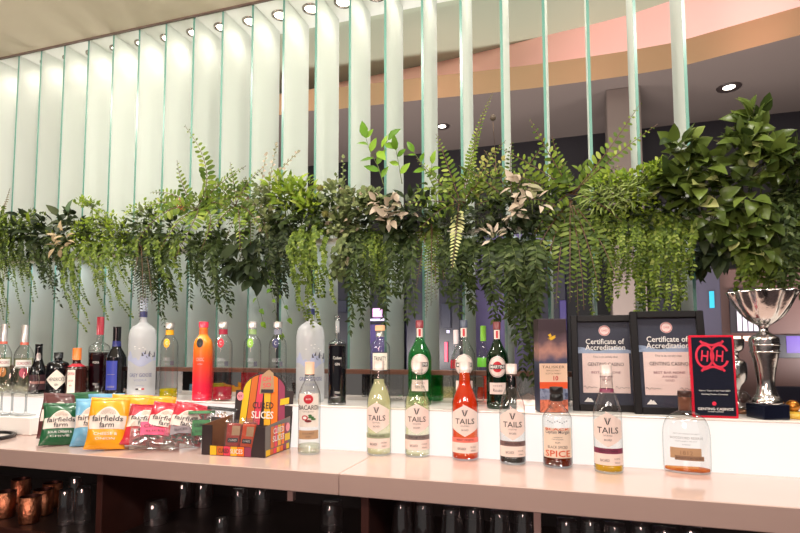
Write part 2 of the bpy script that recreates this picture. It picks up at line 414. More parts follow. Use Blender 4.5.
# bottles standing on the bar of the far room are built with the others
# ================================================================ bottles
G_clear = glass('clear_glass', (.985, .99, .985, 1), (.26, .30, .29, 1))
G_green = glass('green_glass', (.10, .58, .2, 1), (.0, .2, .06, 1), op=.3, opcol=C(20, 150, 70))
G_dgreen = glass('dark_green_glass', (.03, .2, .08, 1), (.0, .05, .02, 1), op=.2, opcol=C(12, 84, 44))
G_frost = glass('frosted_bottle_glass', (.86, .88, .9, 1), (.75, .77, .8, 1), .4, .62, (.93, .94, .96, 1), .25)
G_black = pm('black_bottle', C(16, 15, 19), .12, spec=.6)
M_paper = pm('pale_label', C(232, 214, 206), .6)
M_cream = pm('cream_label', C(238, 232, 220), .6)
M_ink = pm('ink_dark', C(50, 44, 50), .6)
M_white = pm('ink_white', C(238, 236, 232), .6)
M_silver = pm('silver_cap', C(176, 168, 164), .35, metal=.6)
M_red = pm('red_print', C(190, 30, 46), .4)
M_cork = pm('cork', C(206, 158, 118), .7, noise=.1, nscale=120)
M_black = pm('black_cap', C(20, 19, 21), .35)
M_maroon = pm('maroon_print', C(120, 40, 72), .5)
M_tancol = pm('tan_label', C(178, 144, 110), .5)

class Bottle:
    def __init__(s, name, lab, px, pyb, z, ptop, wpx_, prof, gm, Y=None, sy=1.0, twist=0.0, group=None, cat='bottle', seg=36, k=4):
        """px, pyb: foot of the bottle as surveyed; ptop: its top; wpx_: its width; prof: (radius, height) as shares of the widest radius and the full height"""
        if Y is None:
            p = onz(px, pyb, z); rr = wpx(wpx_, p) / 2
            d = Vector((p.x, p.y, 0)).normalized(); c = p + d * rr * sy
        else:
            r = ray(px, pyb); c = Vector((0, 0, CAM_H)) + r * (Y / r.y); c.z = z
        s.R = wpx(wpx_, c) / 2
        s.H = (CAM_H + (lambda r: r.z / r.y)(ray(px, ptop)) * c.y) - z
        s.sy = sy; s.prof = [(a * s.R, b * s.H) for a, b in prof]
        s.sp = smooth_prof(s.prof, k)
        s.root = empty(name, (c.x, c.y, z + .0004), lab, cat, group, rz=math.atan2(-c.x, c.y) + twist)
        s.c = c; s.seg = seg
        s.body = MB().lathe([(0, .002)] + s.sp, seg, sy=sy).build('glass_body', gm, s.root) if gm else None
    def r(s, z):
        P = s.sp
        for a, b in zip(P[:-1], P[1:]):
            if a[1] <= z <= b[1] and b[1] > a[1]: return a[0] + (b[0] - a[0]) * (z - a[1]) / (b[1] - a[1])
        return P[-1][0]
    def surf(s, off=.0007, R=None):
        def fn(x, z):
            rr = (R or s.r(z)); u = x / rr
            return ((rr + off) * math.sin(u), -(rr + off) * math.cos(u) * s.sy, z)
        return fn
    def liquid(s, top, m, sh=.93, z0=.006):
        top *= s.H
        P = [(a * sh, b) for a, b in s.sp if z0 < b < top]
        P = [(0, z0), (s.r(z0) * sh, z0)] + P + [(s.r(top) * sh, top), (0, top)]
        MB().lathe(P, s.seg, sy=s.sy).build('liquid', m, s.root)
    def ring(s, name, z0, z1, m, off=.0008, sh=1.0, taper=1.0, parent=None, rad=None, crown=True):
        z0 *= s.H; z1 *= s.H
        r0 = (rad * s.R) if rad else s.r(z0) * sh; r1 = r0 * taper
        P = [(r0 + off, z0), (r0 + off, z0), (r1 + off, z1 - .0012), (r1 + off - .001, z1)] + ([(0, z1)] if crown else [])
        return MB().lathe(P, 24, sy=s.sy).build(name, m, parent or s.root)
    def band(s, name, z0, z1, m, off=.0008):
        """a printed sleeve following the glass all round"""
        z0 *= s.H; z1 *= s.H
        zs = [z0 + (z1 - z0) * i / 6 for i in range(7)]
        return MB().lathe([(s.r(z) + off, z) for z in zs], s.seg, sy=s.sy).build(name, m, s.root)
    def label(s, z0, z1, m, w=1.5, name='label', shape=None, off=.0008, R=None, n=18, cx=0):
        """w: half width in radians (or radii)"""
        mb = MB(); z0 *= s.H; z1 *= s.H; W = w * s.R; f = s.surf(off, R)
        fn = lambda x, z: f(x + cx * s.R, z)
        if shape == 'hex':
            zm = (z0 + z1) / 2; k = .52
            g = lambda x: (1 - max(0, abs(x) / W) * k)
            patch(mb, fn, -W, W, lambda x: zm - (zm - z0) * g(x), lambda x: zm + (z1 - zm) * g(x), n, 4)
        elif shape == 'oval':
            disc(mb, fn, 0, (z0 + z1) / 2, W, (z1 - z0) / 2, 26)
        elif shape == 'diamond':
            zm = (z0 + z1) / 2
            patch(mb, fn, -W, W, lambda x: zm - (zm - z0) * (1 - abs(x) / W), lambda x: zm + (z1 - zm) * (1 - abs(x) / W), n, 3)
        else: patch(mb, fn, -W, W, z0, z1, n, 4)
        return mb.build(name, m, s.root)
    def print(s, items, m, parent, off=.0014, R=None, name='lettering'):
        """items: (text, z share, cap height share, width in radii or None, x in radii, bold)"""
        mb = MB(); f = s.surf(off, R)
        for it in items:
            t, z, h = it[:3]; w = it[3] if len(it) > 3 else None; x = it[4] if len(it) > 4 else 0; b = it[5] if len(it) > 5 else 0.0
            text(mb, t, h * s.H, f, x * s.R, z * s.H, w * s.R if w else None, bold=b)
        o = mb.build(name, m, parent)
        return o

# ---- front row: five cocktail bottles with hexagonal labels
P_T = [(.90, 0), (.97, .006), (1, .02), (1, .02), (1, .45), (1, .54), (.97, .58), (.8, .66), (.55, .735), (.46, .77), (.44, .82), (.40, .90), (.40, .90), (.43, .905), (.43, .925), (.36, .93)]
def tails(lab, px, pyb, ptop, w, twist, liq, band_m, under, neckband=None):
    q = Bottle('cocktail_bottle', lab, px, pyb, Z_C, ptop, w, P_T, G_clear, twist=twist, group='cocktail bottles with hexagonal labels')
    for top, m in liq: q.liquid(top, m)
    q.ring('cap', .90, 1.0, M_capt, rad=.40, off=.0012)
    if neckband: q.ring('neck_band', .74, .775, neckband, rad=.47, crown=False)
    l = q.label(.245, .565, M_paper, 1.15, 'label', 'hex')
    q.print([('TAILS', .40, .056, 1.48, 0, .006), ('COCKTAILS', .352, .014, .62), ('BACARDI', .312, .018, .5)], M_ink, l)
    mb = MB(); f = q.surf(.0014)                                   # the forked mark above the name
    for sgn in (-1, 1):
        patch(mb, lambda x, z, sg=sgn: f(x + sg * (.03 + .16 * (z / q.H - .455) / .06) * q.R, z), -.035 * q.R, .035 * q.R, .455 * q.H, .515 * q.H, 1, 4)
        patch(mb, lambda x, z, sg=sgn: f(x + sg * (.02 + .07 * (z / q.H - .455) / .06) * q.R, z), -.012 * q.R, .012 * q.R, .45 * q.H, .515 * q.H, 1, 4)
    mb.build('emblem', M_ink, l)
    l2 = q.label(.08, .185, M_paper, 1.25, 'lower_label')
    q.print([('BACARDI', .125, .026, .62, -.25), ('COCKTAIL', .14, .014, .5, .62), ('500ml', .105, .014, .4, .62)], M_ink, l2)
    b = q.label(.185, .235, band_m, 1.25, 'name_band')
    q.print([(under, .21, .02, 1.3)], M_ink, b)
    return q
M_capt = pm('pale_foil_cap', C(205, 186, 180), .4, metal=.2)
L_py = liquid('lemon_liquid', (1, 1, .86, 1), .42, C(255, 254, 205))
L_pg = liquid('pale_lime_liquid', (.99, 1, .86, 1), .25, C(250, 252, 200))
L_red = liquid('red_liquid', (1, .12, .05, 1), .5, C(255, 52, 30))
L_dark = liquid('dark_liquid', (.05, .03, .04, 1), .7, C(36, 28, 36))
L_yel = liquid('amber_liquid', (1, .85, .12, 1), .45, C(255, 215, 30))
L_org = liquid('orange_cap_liquid', (1, .35, .12, 1), .65, C(255, 110, 50))
tails('hexagon-label bottle filled with pale lemon drink, beside the clear rum bottle', 379, 456.5, 361, 24.5, -.22, [(.80, L_py)], pm('sage_band', C(150, 160, 130), .5), 'SPARKLING')
tails('hexagon-label bottle of pale lime drink in front of the green vermouth bottle', 417.5, 458, 362, 25, -.05, [(.62, L_pg)], pm('grey_band', C(120, 110, 106), .5), 'MOJITO')
tails('hexagon-label bottle filled to the neck with bright red drink', 465.5, 461.5, 362, 26.5, -.02, [(.80, L_red), (.885, L_org)], pm('coral_band', C(240, 120, 105), .5), 'BERRY MOJITO')
tails('almost empty hexagon-label bottle with dark dregs, left of the black-capped rum', 513, 465.5, 364, 26, .02, [(.085, L_dark)], pm('brown_band', C(112, 86, 84), .5), 'ESPRESSO MARTINI')
tails('almost empty hexagon-label bottle with yellow dregs and a plum neck band', 609, 474.5, 365, 29.5, .0, [(.115, L_yel)], M_maroon, 'PASSION FRUIT MARTINI', M_maroon)

# clear rum bottle
P_B = [(.9, 0), (.98, .008), (1, .03), (1, .03), (1, .5), (1, .6), (.95, .66), (.72, .735), (.5, .79), (.42, .83), (.40, .86), (.40, .95), (.38, .97)]
q = Bottle('rum_bottle', 'clear white-rum bottle with a round red badge, right of the snack box', 309, 455.5, Z_C, 362, 22.5, P_B, G_clear, twist=-.1)
q.liquid(.10, liquid('faint_liquid', (.9, .92, .84, 1), .15, C(225, 228, 205)))
q.ring('cap', .86, 1.0, pm('peach_cap', C(222, 172, 146), .5), rad=.40, off=.001)
q.ring('cap_band', .85, .865, M_black, rad=.42, off=.001, crown=False)
l = q.label(.30, .66, pm('clear_white_label', C(228, 222, 214), .5), 1.0)
q.print([('BACARDI', .51, .05, 1.9, 0, .01), ('CARTA BLANCA', .465, .012, 1.0)], M_ink, l)
f = q.surf(.0016); disc(MB(), f, 0, 0, 1, 1)
mb = disc(MB(), f, 0, .60 * q.H, .42 * q.R, .05 * q.H); mb.build('badge', M_red, l)
f2 = q.surf(.002)
mb = text(MB(), 'RUM', .02 * q.H, f2, 0, .60 * q.H, .4 * q.R); mb.build('badge_lettering', M_white, l)
mb = disc(MB(), f, -.3 * q.R, .40 * q.H, .28 * q.R, .028 * q.H); mb.build('red_fruit_print', M_red, l)
mb = disc(MB(), f2, -.3 * q.R, .40 * q.H, .17 * q.R, .016 * q.H); mb.build('white_fruit_print', M_white, l)
mb = disc(MB(), f, .0 * q.R, .365 * q.H, .3 * q.R, .014 * q.H); mb.build('dark_fruit_print', pm('fruit_dark', C(110, 26, 30), .5), l)
mb = MB()
for a, z, w in ((.25, .405, .26), (.45, .385, .22), (.15, .425, .16)): disc(mb, f2, a * q.R, z * q.H, w * q.R, .012 * q.H)
mb.build('leaf_print', pm('leaf_print', C(60, 110, 60), .5), l)
l = q.label(.17, .265, M_tancol, 1.0, 'lower_label'); q.print([('COCONUT', .232, .02, 1.1), ('RUM', .198, .016, .4)], M_ink, l)

# black spiced rum
P_BS = [(.9, 0), (.98, .01), (1, .04), (1, .04), (1, .5), (1, .585), (.95, .635), (.72, .70), (.45, .765), (.36, .80), (.34, .84), (.34, .9)]
q = Bottle('rum_bottle', 'clear spiced-rum bottle with a black ribbed cap and orange lettering', 558, 469, Z_C, 387, 30, P_BS, G_clear, twist=.02)
q.liquid(.125, liquid('rum_liquid', (.42, .1, .02, 1), .45, C(140, 48, 12)))
mb = MB().lathe([(.36 * q.R, .82 * q.H), (.44 * q.R, .825 * q.H), (.44 * q.R, .9 * q.H), (.4 * q.R, .905 * q.H), (.4 * q.R, .92 * q.H), (.45 * q.R, .925 * q.H), (.45 * q.R, .99 * q.H), (.41 * q.R, q.H), (0, q.H)], 32, wave=lambda a, z: 1 + .03 * math.cos(a * 16))
mb.build('cap', M_black, q.root)
l = q.label(.13, .50, pm('pale_print_label', C(226, 208, 190), .5), 1.1)
q.print([('BLACK SPICED', .265, .034, 1.35), ('RUM', .32, .02, .3), ('THE ORIGINAL', .36, .013, .8), ('CARIBBEAN', .385, .013, .6)], M_ink, l)
q.print([('Captain Morgan', .445, .042, 1.7, 0, .004)], pm('ink_slate', C(70, 66, 78), .5), l, name='script')
q.print([('SPICE', .185, .078, 1.75, 0, .012), ('BLACK', .485, .03, 1.7, 0, .01)], pm('burnt_orange', C(205, 84, 40), .5), l, off=.0016, name='orange_lettering')
# ornament on the glass shoulder
mb = MB(); f = q.surf(.0012)
for k in range(9): disc(mb, f, (-.64 + .16 * k) * q.R, (.575 + .012 * math.cos(k * 1.6)) * q.H, .06 * q.R, .004 * q.H, 8)
mb.build('shoulder_print', M_ink, q.root)

# flask-shaped bourbon bottle
P_W = [(.86, 0), (.95, .012), (.98, .035), (.99, .1), (1, .3), (1, .42), (.985, .5), (.94, .575), (.84, .645), (.66, .70), (.44, .735), (.30, .755), (.265, .78), (.265, .83), (.265, .86), (.3, .865), (.3, .88), (.26, .885)]
q = Bottle('bourbon_bottle', 'wide clear bourbon flask with arched shoulders and a dark stopper at far right', 687.5, 474.5, Z_C, 391, 49, P_W, G_clear, sy=.5, k=5)
q.liquid(.055, liquid('bourbon_liquid', (.92, .42, .05, 1), .4, C(226, 134, 30)), .95)
mb = MB().lathe([(.27 * q.R, .76 * q.H), (.28 * q.R, .76 * q.H), (.28 * q.R, .92 * q.H), (.27 * q.R, .93 * q.H)], 24, sy=.9)
mb.build('neck_wrap', pm('copper_wrap', C(120, 80, 62), .35, metal=.3), q.root)
mb = MB().lathe([(.27 * q.R, .925 * q.H), (.30 * q.R, .93 * q.H), (.30 * q.R, .99 * q.H), (.28 * q.R, q.H), (0, q.H)], 24, sy=.9)
mb.build('stopper', pm('dark_wood_stopper', C(58, 34, 28), .4), q.root)
q.print([('WOODFORD RESERVE', .435, .03, 1.45), ("DISTILLER'S SELECT", .395, .014, .9), ('KENTUCKY STRAIGHT BOURBON', .485, .016, 1.1), ('WHISKEY', .355, .013, .35)], pm('print_grey', C(150, 142, 136), .5), q.root, off=.001)
l = q.label(.185, .315, M_tancol, .68, 'label', cx=-.05); q.print([('1812', .255, .05, .5)], pm('ink_tan', C(140, 108, 80), .5), l)
l = q.label(.165, .22, pm('brown_label', C(140, 108, 84), .5), .62, 'lower_label', cx=.12, off=.0016); q.print([('BATCH 0112 BOTTLE 4310', .193, .02, 1.1, .12)], M_ink, l, off=.0022)

# ---- shelf row
P_GIN = [(.9, 0), (.98, .012), (1, .03), (1, .03), (1, .4), (1, .5), (.95, .57), (.72, .64), (.45, .70), (.36, .74), (.33, .80), (.33, .97), (.3, .975)]
def gin(lab, px, pyb, ptop, w, col, Y):
    q = Bottle('gin_bottle', lab, px, pyb, Z_S, ptop, w, P_GIN, G_clear, Y=Y, group='pale gin bottles at the left end')
    q.liquid(.5, liquid('straw_liquid', (.93, .93, .74, 1), .12, C(225, 222, 180)))
    q.ring('cap', .74, 1.0, M_silver, rad=.36, off=.001)
    q.ring('cap_band', .70, .74, pm('red_band', C(196, 90, 70), .4), rad=.40, crown=False)
    l = q.label(.36, .48, M_white, .85)
    q.print([('GORDON\'S', .43, .045, 1.4)], pm('ink_crimson', C(170, 40, 60), .5), l)
    d = q.label(.22, .36, col, .4, 'badge', 'oval')
gin('clear gin bottle with an orange badge at the left edge', 1.5, 389, 324, 19, pm('orange_badge', C(232, 150, 80), .5), 1.80)
gin('clear gin bottle with a pink badge beside the black liqueur bottle', 22.5, 389, 325, 21, pm('pink_badge', C(222, 80, 110), .5), 1.80)

P_BLK = [(.92, 0), (1, .02), (1, .02), (1, .3), (.98, .4), (.84, .5), (.6, .6), (.46, .68), (.42, .75), (.40, .96), (.40, .96), (.42, .965), (.42, .99), (.38, 1.0), (0, 1)]
q = Bottle('liqueur_bottle', 'slim black liqueur bottle left of the white diamond label', 37, 394, Z_S, 344, 19, P_BLK, G_black)
l = q.label(.08, .38, pm('dark_purple_label', C(70, 44, 52), .5), 1.1)
mb = patch(MB(), q.surf(.0014), -.8 * q.R, .8 * q.R, .20 * q.H, .25 * q.H, 8, 1); mb.build('salmon_line', pm('ink_salmon', C(190, 130, 122), .5), l)
q.label(.66, .82, M_silver, .3, 'neck_badge', 'oval')
P_HEN = [(.9, 0), (.98, .02), (1, .05), (1, .05), (1, .55), (.97, .65), (.82, .75), (.5, .79), (.34, .81), (.34, .86), (.36, .87), (.36, .99), (.33, 1), (0, 1)]
q = Bottle('gin_bottle', 'squat black apothecary gin bottle with a white diamond label', 57, 395, Z_S, 352.5, 25, P_HEN, G_black, twist=-.1)
l = q.label(.12, .6, M_cream, .95, 'label', 'diamond'); q.print([("HENDRICK'S", .37, .085, 1.25), ('GIN', .24, .05, .3)], M_ink, l)
q.ring('cap', .86, 1.0, M_black, rad=.36, off=.0012)
P_SQ = [(.95, 0), (1, .02), (1, .02), (1, .5), (.97, .56), (.75, .61), (.45, .65), (.38, .68), (.36, .74), (.36, .97), (.34, .98)]
q = Bottle('liqueur_bottle', 'brown orange-liqueur bottle with an orange cap and cream side label', 75.5, 395, Z_S, 348, 22, P_SQ, pm('amber_dark', C(54, 24, 20), .15, spec=.6), seg=4 * 9)
q.ring('cap', .74, 1.0, pm('orange_cap', C(224, 116, 40), .4), rad=.40, off=.001)
l = q.label(.04, .56, M_cream, .4, 'label', cx=-.5); q.print([('COINTREAU', .45, .06, .72, -.5), ('LIQUEUR', .3, .035, .5, -.5), ('40%', .2, .035, .3, -.5)], M_red, l)
q.band('neck_band', .60, .66, M_red)
P_F = [(.95, 0), (1, .015), (1, .015), (1, .5), (1, .56), (.93, .61), (.62, .645), (.34, .67), (.30, .70), (.29, .76), (.29, .98)]
q = Bottle('vodka_bottle', 'clear square-shouldered bottle of dark red spirit with a red cap', 98, 393.5, Z_S, 317, 22.5, P_F, G_clear, twist=.1)
q.liquid(.53, liquid('blackcurrant_liquid', (.14, .02, .04, 1), .6, C(58, 18, 30)))
q.ring('cap', .76, 1.0, pm('crimson_cap', C(168, 30, 48), .35), rad=.31, off=.001)
q.print([('VODKA', .40, .03, .6, -.4), ('70cl', .12, .03, .4, -.4)], M_white, q.root)
P_G = [(.92, 0), (1, .015), (1, .015), (1, .5), (.96, .56), (.75, .62), (.48, .69), (.42, .73), (.40, .8), (.40, .98), (.37, 1), (0, 1)]
q = Bottle('wine_bottle', 'black bottle with a bright blue label, left of the large frosted bottle', 115, 395.5, Z_S, 327, 21, P_G, G_black, twist=-.15)
l = q.label(.08, .50, pm('blue_label', C(62, 74, 170), .35), .62, cx=-.35)
mb = MB()
for zz_ in (.115, .13, .30): patch(mb, q.surf(.0014), -.75 * q.R, .05 * q.R, zz_ * q.H, (zz_ + .006) * q.H, 6, 1)
mb.build('silver_lines', M_silver, l)
q.band('neck_band', .71, .79, pm('blue_foil', C(44, 50, 120), .35))

# two large frosted vodka bottles
P_GG = [(.93, 0), (.99, .012), (1, .03), (1, .03), (1, .5), (1, .585), (.98, .62), (.91, .665), (.74, .70), (.50, .722), (.33, .74), (.28, .765), (.27, .8), (.27, .9), (.27, .99)]
def goose(lab, px, pyb, top, w, tw):
    q = Bottle('vodka_bottle', lab, px, pyb, Z_S, top, w, P_GG, G_frost, twist=tw, group='large frosted vodka bottles')
    q.ring('cap', .86, 1.0, pm('pale_blue_cap', C(176, 186, 204), .35), rad=.28, off=.001)
    q.band('neck_label', .80, .86, pm('navy_foil_cap', C(60, 66, 120), .35))
    mb = MB(); f = q.surf(.0008)                                    # printed range of mountains
    patch(mb, f, -1.3 * q.R, 1.3 * q.R, lambda x: (.33 - .03 * math.cos(x / q.R * 3)) * q.H, lambda x: (.405 + .035 * math.sin(x / q.R * 5.2) + .02 * math.sin(x / q.R * 13)) * q.H, 30, 2)
    mb.build('mountain_print', pm('mountain_blue', C(176, 184, 212), .5), q.root)
    mb = MB(); f = q.surf(.0012)
    for k in range(7): patch(mb, f, (.05 + .16 * k) * q.R, (.19 + .16 * k) * q.R, (.405 + .02 * math.sin(k * 2)) * q.H, lambda x, k=k: (.425 + .03 * math.sin(k * 2.3) + .015 * math.sin(x / q.R * 22)) * q.H, 4, 1)
    mb.build('ridge_print', pm('ridge_grey', C(88, 88, 100), .5), q.root)
    mb = MB(); f = q.surf(.0014)
    for k in range(6): disc(mb, f, R.uniform(-.5, .7) * q.R, R.uniform(.47, .53) * q.H, .07 * q.R, .004 * q.H, 8)
    mb.build('bird_print', M_white, q.root)
    q.print([('GREY GOOSE', .215, .036, 1.7), ], pm('ink_navy', C(72, 78, 140), .5), q.root)
    q.print([('VODKA', .165, .022, .9), ('IMPORTED', .11, .012, .6)], pm('ink_bluegrey', C(140, 146, 180), .5), q.root, name='small_lettering')
    for x, m in ((-.2, M_ink), (0, M_white), (.2, M_red)):
        mb = MB(); patch(mb, q.surf(.0012), (x - .1) * q.R, (x + .1) * q.R, .07 * q.H, .085 * q.H, 3, 1); mb.build('flag_print', m, q.root)
goose('large frosted vodka bottle with a mountain print, right of the blue-label bottle', 141, 397, 298, 28.5, -.1)
goose('large frosted vodka bottle behind the clear rum bottle', 310, 403, 294, 28.5, .05)

# slender flavoured vodkas
P_CI = [(.93, 0), (.99, .01), (1, .025), (1, .025), (.985, .4), (.97, .62), (.95, .70), (.86, .755), (.62, .80), (.46, .83), (.42, .86), (.42, .93), (.42, .945)]
def ciroc(lab, px, pyb, top, w, badge, band, liqm, lv, body=None, capm=None, tw=0):
    q = Bottle('vodka_bottle', lab, px, pyb, Z_S, top, w, P_CI, body or G_clear, twist=tw, group='slender flavoured vodka bottles')
    if liqm: q.liquid(lv, liqm)
    q.ring('cap', .925, 1.0, capm or M_silver, rad=.45, off=.001)
    q.band('neck_band', .84, .905, band)
    l = q.label(.67, .79, badge, .33, 'badge', 'oval', cx=-.25, off=.002)
    q.print([('C', .73, .05, .2, -.25)], M_white if not body else M_ink, l, off=.003)
    q.print([('CIROC', .52, .045, .8, -.2), ('VODKA', .46, .02, .5, -.2), ('70 cl', .1, .02, .3, -.2)], pm('ink_frost', C(190, 190, 196), .5), q.root, off=.001)
    if not body:
        mb = patch(MB(), q.surf(.001), .15 * q.R, .55 * q.R, .44 * q.H, .50 * q.H, 6, 1); mb.build('back_print', pm('slate_print', C(92, 92, 104), .5), q.root)
    return q
M_yb = pm('yellow_badge', C(240, 176, 30), .4)
ciroc('slender clear vodka bottle with a yellow badge and yellow liquid', 168, 399.5, 323, 19, M_yb, M_yb, liquid('yellow_liquid', (.93, .9, .12, 1), .6, C(226, 214, 40)), .13, tw=-.05)
M_amb = bpy.data.materials.new('orange_to_red'); M_amb.use_nodes = True
nt = M_amb.node_tree; b = nt.nodes['Principled BSDF']; tc = nt.nodes.new('ShaderNodeTexCoord'); sx_ = nt.nodes.new('ShaderNodeSeparateXYZ'); rp = nt.nodes.new('ShaderNodeValToRGB'); mr = nt.nodes.new('ShaderNodeMapRange')
nt.links.new(tc.outputs['Generated'], sx_.inputs[0]); nt.links.new(sx_.outputs['Z'], rp.inputs[0]); nt.links.new(rp.outputs[0], b.inputs['Base Color'])
rp.color_ramp.elements[0].color = C(240, 44, 74); rp.color_ramp.elements[1].color = C(244, 150, 44); rp.color_ramp.elements[0].position = .2; rp.color_ramp.elements[1].position = .8
e = rp.color_ramp.elements.new(.5); e.color = C(250, 84, 50)
b.inputs['Roughness'].default_value = .25
ciroc('slender opaque vodka bottle fading from orange to red', 202, 401, 322, 20.5, M_black, pm('amber_band', C(226, 110, 36), .4), None, 0, body=M_amb, capm=pm('pinkred_cap', C(206, 40, 70), .4), tw=-.1)
L_berry = liquid('berry_liquid', (.85, .06, .14, 1), .6, C(214, 36, 70))
ciroc('slender clear vodka bottle with a red badge and berry-red liquid', 222, 401.5, 322, 20, pm('red_badge', C(196, 28, 50), .4), pm('red_neck', C(170, 40, 66), .4), L_berry, .17)
ciroc('slender clear vodka bottle with a green apple badge', 251.5, 402, 322, 18.5, pm('green_badge', C(136, 186, 60), .4), pm('green_neck', C(150, 180, 120), .4), None, 0)
ciroc('slender clear vodka bottle with a navy badge, behind the snack box', 277, 402.5, 322, 18.5, pm('navy_badge', C(44, 48, 92), .4), pm('navy_neck', C(130, 134, 150), .4), None, 0)

# tall black spirit with a clear neck
P_O = [(.97, 0), (1, .01), (1, .01), (1, .60), (1, .655), (.93, .69), (.6, .71), (.34, .725), (.28, .75), (.27, .82), (.27, .93), (.34, .95), (.36, .985), (.3, 1), (0, 1)]
q = Bottle('gin_bottle', 'tall bottle of inky black gin with a clear glass neck and stopper', 337, 405.5, Z_S, 315, 18.5, P_O, G_clear)
q.liquid(.675, liquid('ink_liquid', (.05, .05, .07, 1), .75, C(34, 32, 42)), .95)
q.print([('Cuckoo', .52, .035, .9), ('GIN', .45, .03, .5), ('70cl', .14, .025, .5)], M_white, q.root, off=.001)
mb = MB().lathe([(.22 * q.R, .8 * q.H), (.22 * q.R, .93 * q.H), (.0, .94 * q.H)], 16); mb.build('stopper', G_frost, q.root)

# clear gin with cork and white label
q = Bottle('gin_bottle', 'clear gin bottle with a cork stopper and a square white label', 380, 406, Z_S, 325.5, 20, [(.95, 0), (1, .012), (1, .012), (1, .6), (1, .69), (.93, .745), (.66, .79), (.42, .82), (.38, .85), (.38, .9), (.4, .905), (.4, .93)], G_clear, Y=1.80)
q.ring('neck_band', .85, .93, pm('silver_band', C(150, 146, 140), .3, metal=.7), rad=.40, crown=False)
q.ring('cork_stopper', .93, 1.0, M_cork, rad=.48)
l = q.label(.42, .655, M_ink, .8, 'label_border'); l2 = q.label(.43, .645, M_cream, .77, 'label', off=.0014)
q.print([('TRINITY', .575, .055, 1.2), ('LONDON DRY GIN', .5, .022, .9)], M_ink, l2, off=.002)

# vermouths
P_V = [(.9, 0), (.98, .012), (1, .035), (1, .035), (1, .35), (1, .52), (.98, .57), (.84, .64), (.56, .71), (.36, .77), (.31, .80), (.295, .86), (.295, .98), (.25, .985)]
def vermouth(lab, px, pyb, top, w, gm, capm, liqs, Y, back=None, red=False):
    q = Bottle('vermouth_bottle', lab, px, pyb, Z_S, top, w, P_V, gm, Y=Y, group='vermouth bottles with round labels')
    for t, m in liqs: q.liquid(t, m)
    q.ring('cap', .91, 1.0, capm, rad=.31, off=.001)
    nb = q.label(.80, .905, M_paper, .28, 'neck_label'); 
    mb = patch(MB(), q.surf(.0014), -.09 * q.R, .09 * q.R, .81 * q.H, .895 * q.H, 2, 2); mb.build('neck_stripe', M_red, nb)
    d = q.label(.36, .60, M_paper, .82, 'round_label', 'oval')
    mb = disc(MB(), q.surf(.0013), 0, .48 * q.H, .78 * q.R, .113 * q.H, 28, hole=.93); mb.build('label_rim', M_silver, d)
    mb = disc(MB(), q.surf(.0013), 0, .48 * q.H, .42 * q.R, .062 * q.H, 24)
    if red: mb.build('red_disc', M_red, d)
    mb = patch(MB(), q.surf(.0018), -.68 * q.R, .68 * q.R, .455 * q.H, .505 * q.H, 8, 1); mb.build('name_bar', M_ink, d)
    q.print([('MARTINI', .48, .036, 1.2, 0, .015)], M_white, d, off=.0024)
    l = q.label(.17, .30, M_paper, .75, 'lower_label')
    q.print([('*****', .265, .02, .8), (back or 'Extra Dry', .215, .035, .8)], M_ink, l)
vermouth('bright green vermouth bottle with a dark red cap behind the lime drink', 420, 405, 320.5, 23.5, G_green, pm('wine_cap', C(122, 34, 44), .4), [], 1.795)
vermouth('clear vermouth bottle with a dark blue cap behind the red drink', 464.5, 407, 320, 23.5, G_clear, pm('slate_cap', C(62, 68, 84), .4), [], 1.795, 'Bianco')
vermouth('dark green vermouth bottle of red wine with a red round label', 498, 409.5, 322, 22.5, G_dgreen, pm('oxblood_cap', C(104, 36, 40), .4), [(.44, liquid('vermouth_dark', (.05, .01, .01, 1), .6, C(30, 10, 12)))], None, 'Rosso', True)

# two bottles on the shelf ledge behind the fins' front line (between fins)
def far_bottle(lab, px, top, w, capm, bandm, liqm):
    q = Bottle('spirit_bottle', lab, px, 400, Z_S, top, w, P_GIN, G_clear, Y=1.945)
    q.ring('cap', .80, 1.0, capm, rad=.42, off=.001)
    if bandm: q.band('shoulder_band', .46, .58, bandm)
    if liqm: q.liquid(.5, liqm)
far_bottle('clear bottle with a bright green cap behind the wooden rail', 484, 326, 12.5, pm('lime_cap', C(130, 190, 50), .4), pm('lime_band', C(110, 200, 60), .4), None)
far_bottle('clear bottle with a white and red top behind the wooden rail', 456.5, 330, 11, pm('whitered_cap', C(220, 200, 200), .4), pm('red_shoulder', C(205, 40, 60), .4), None)
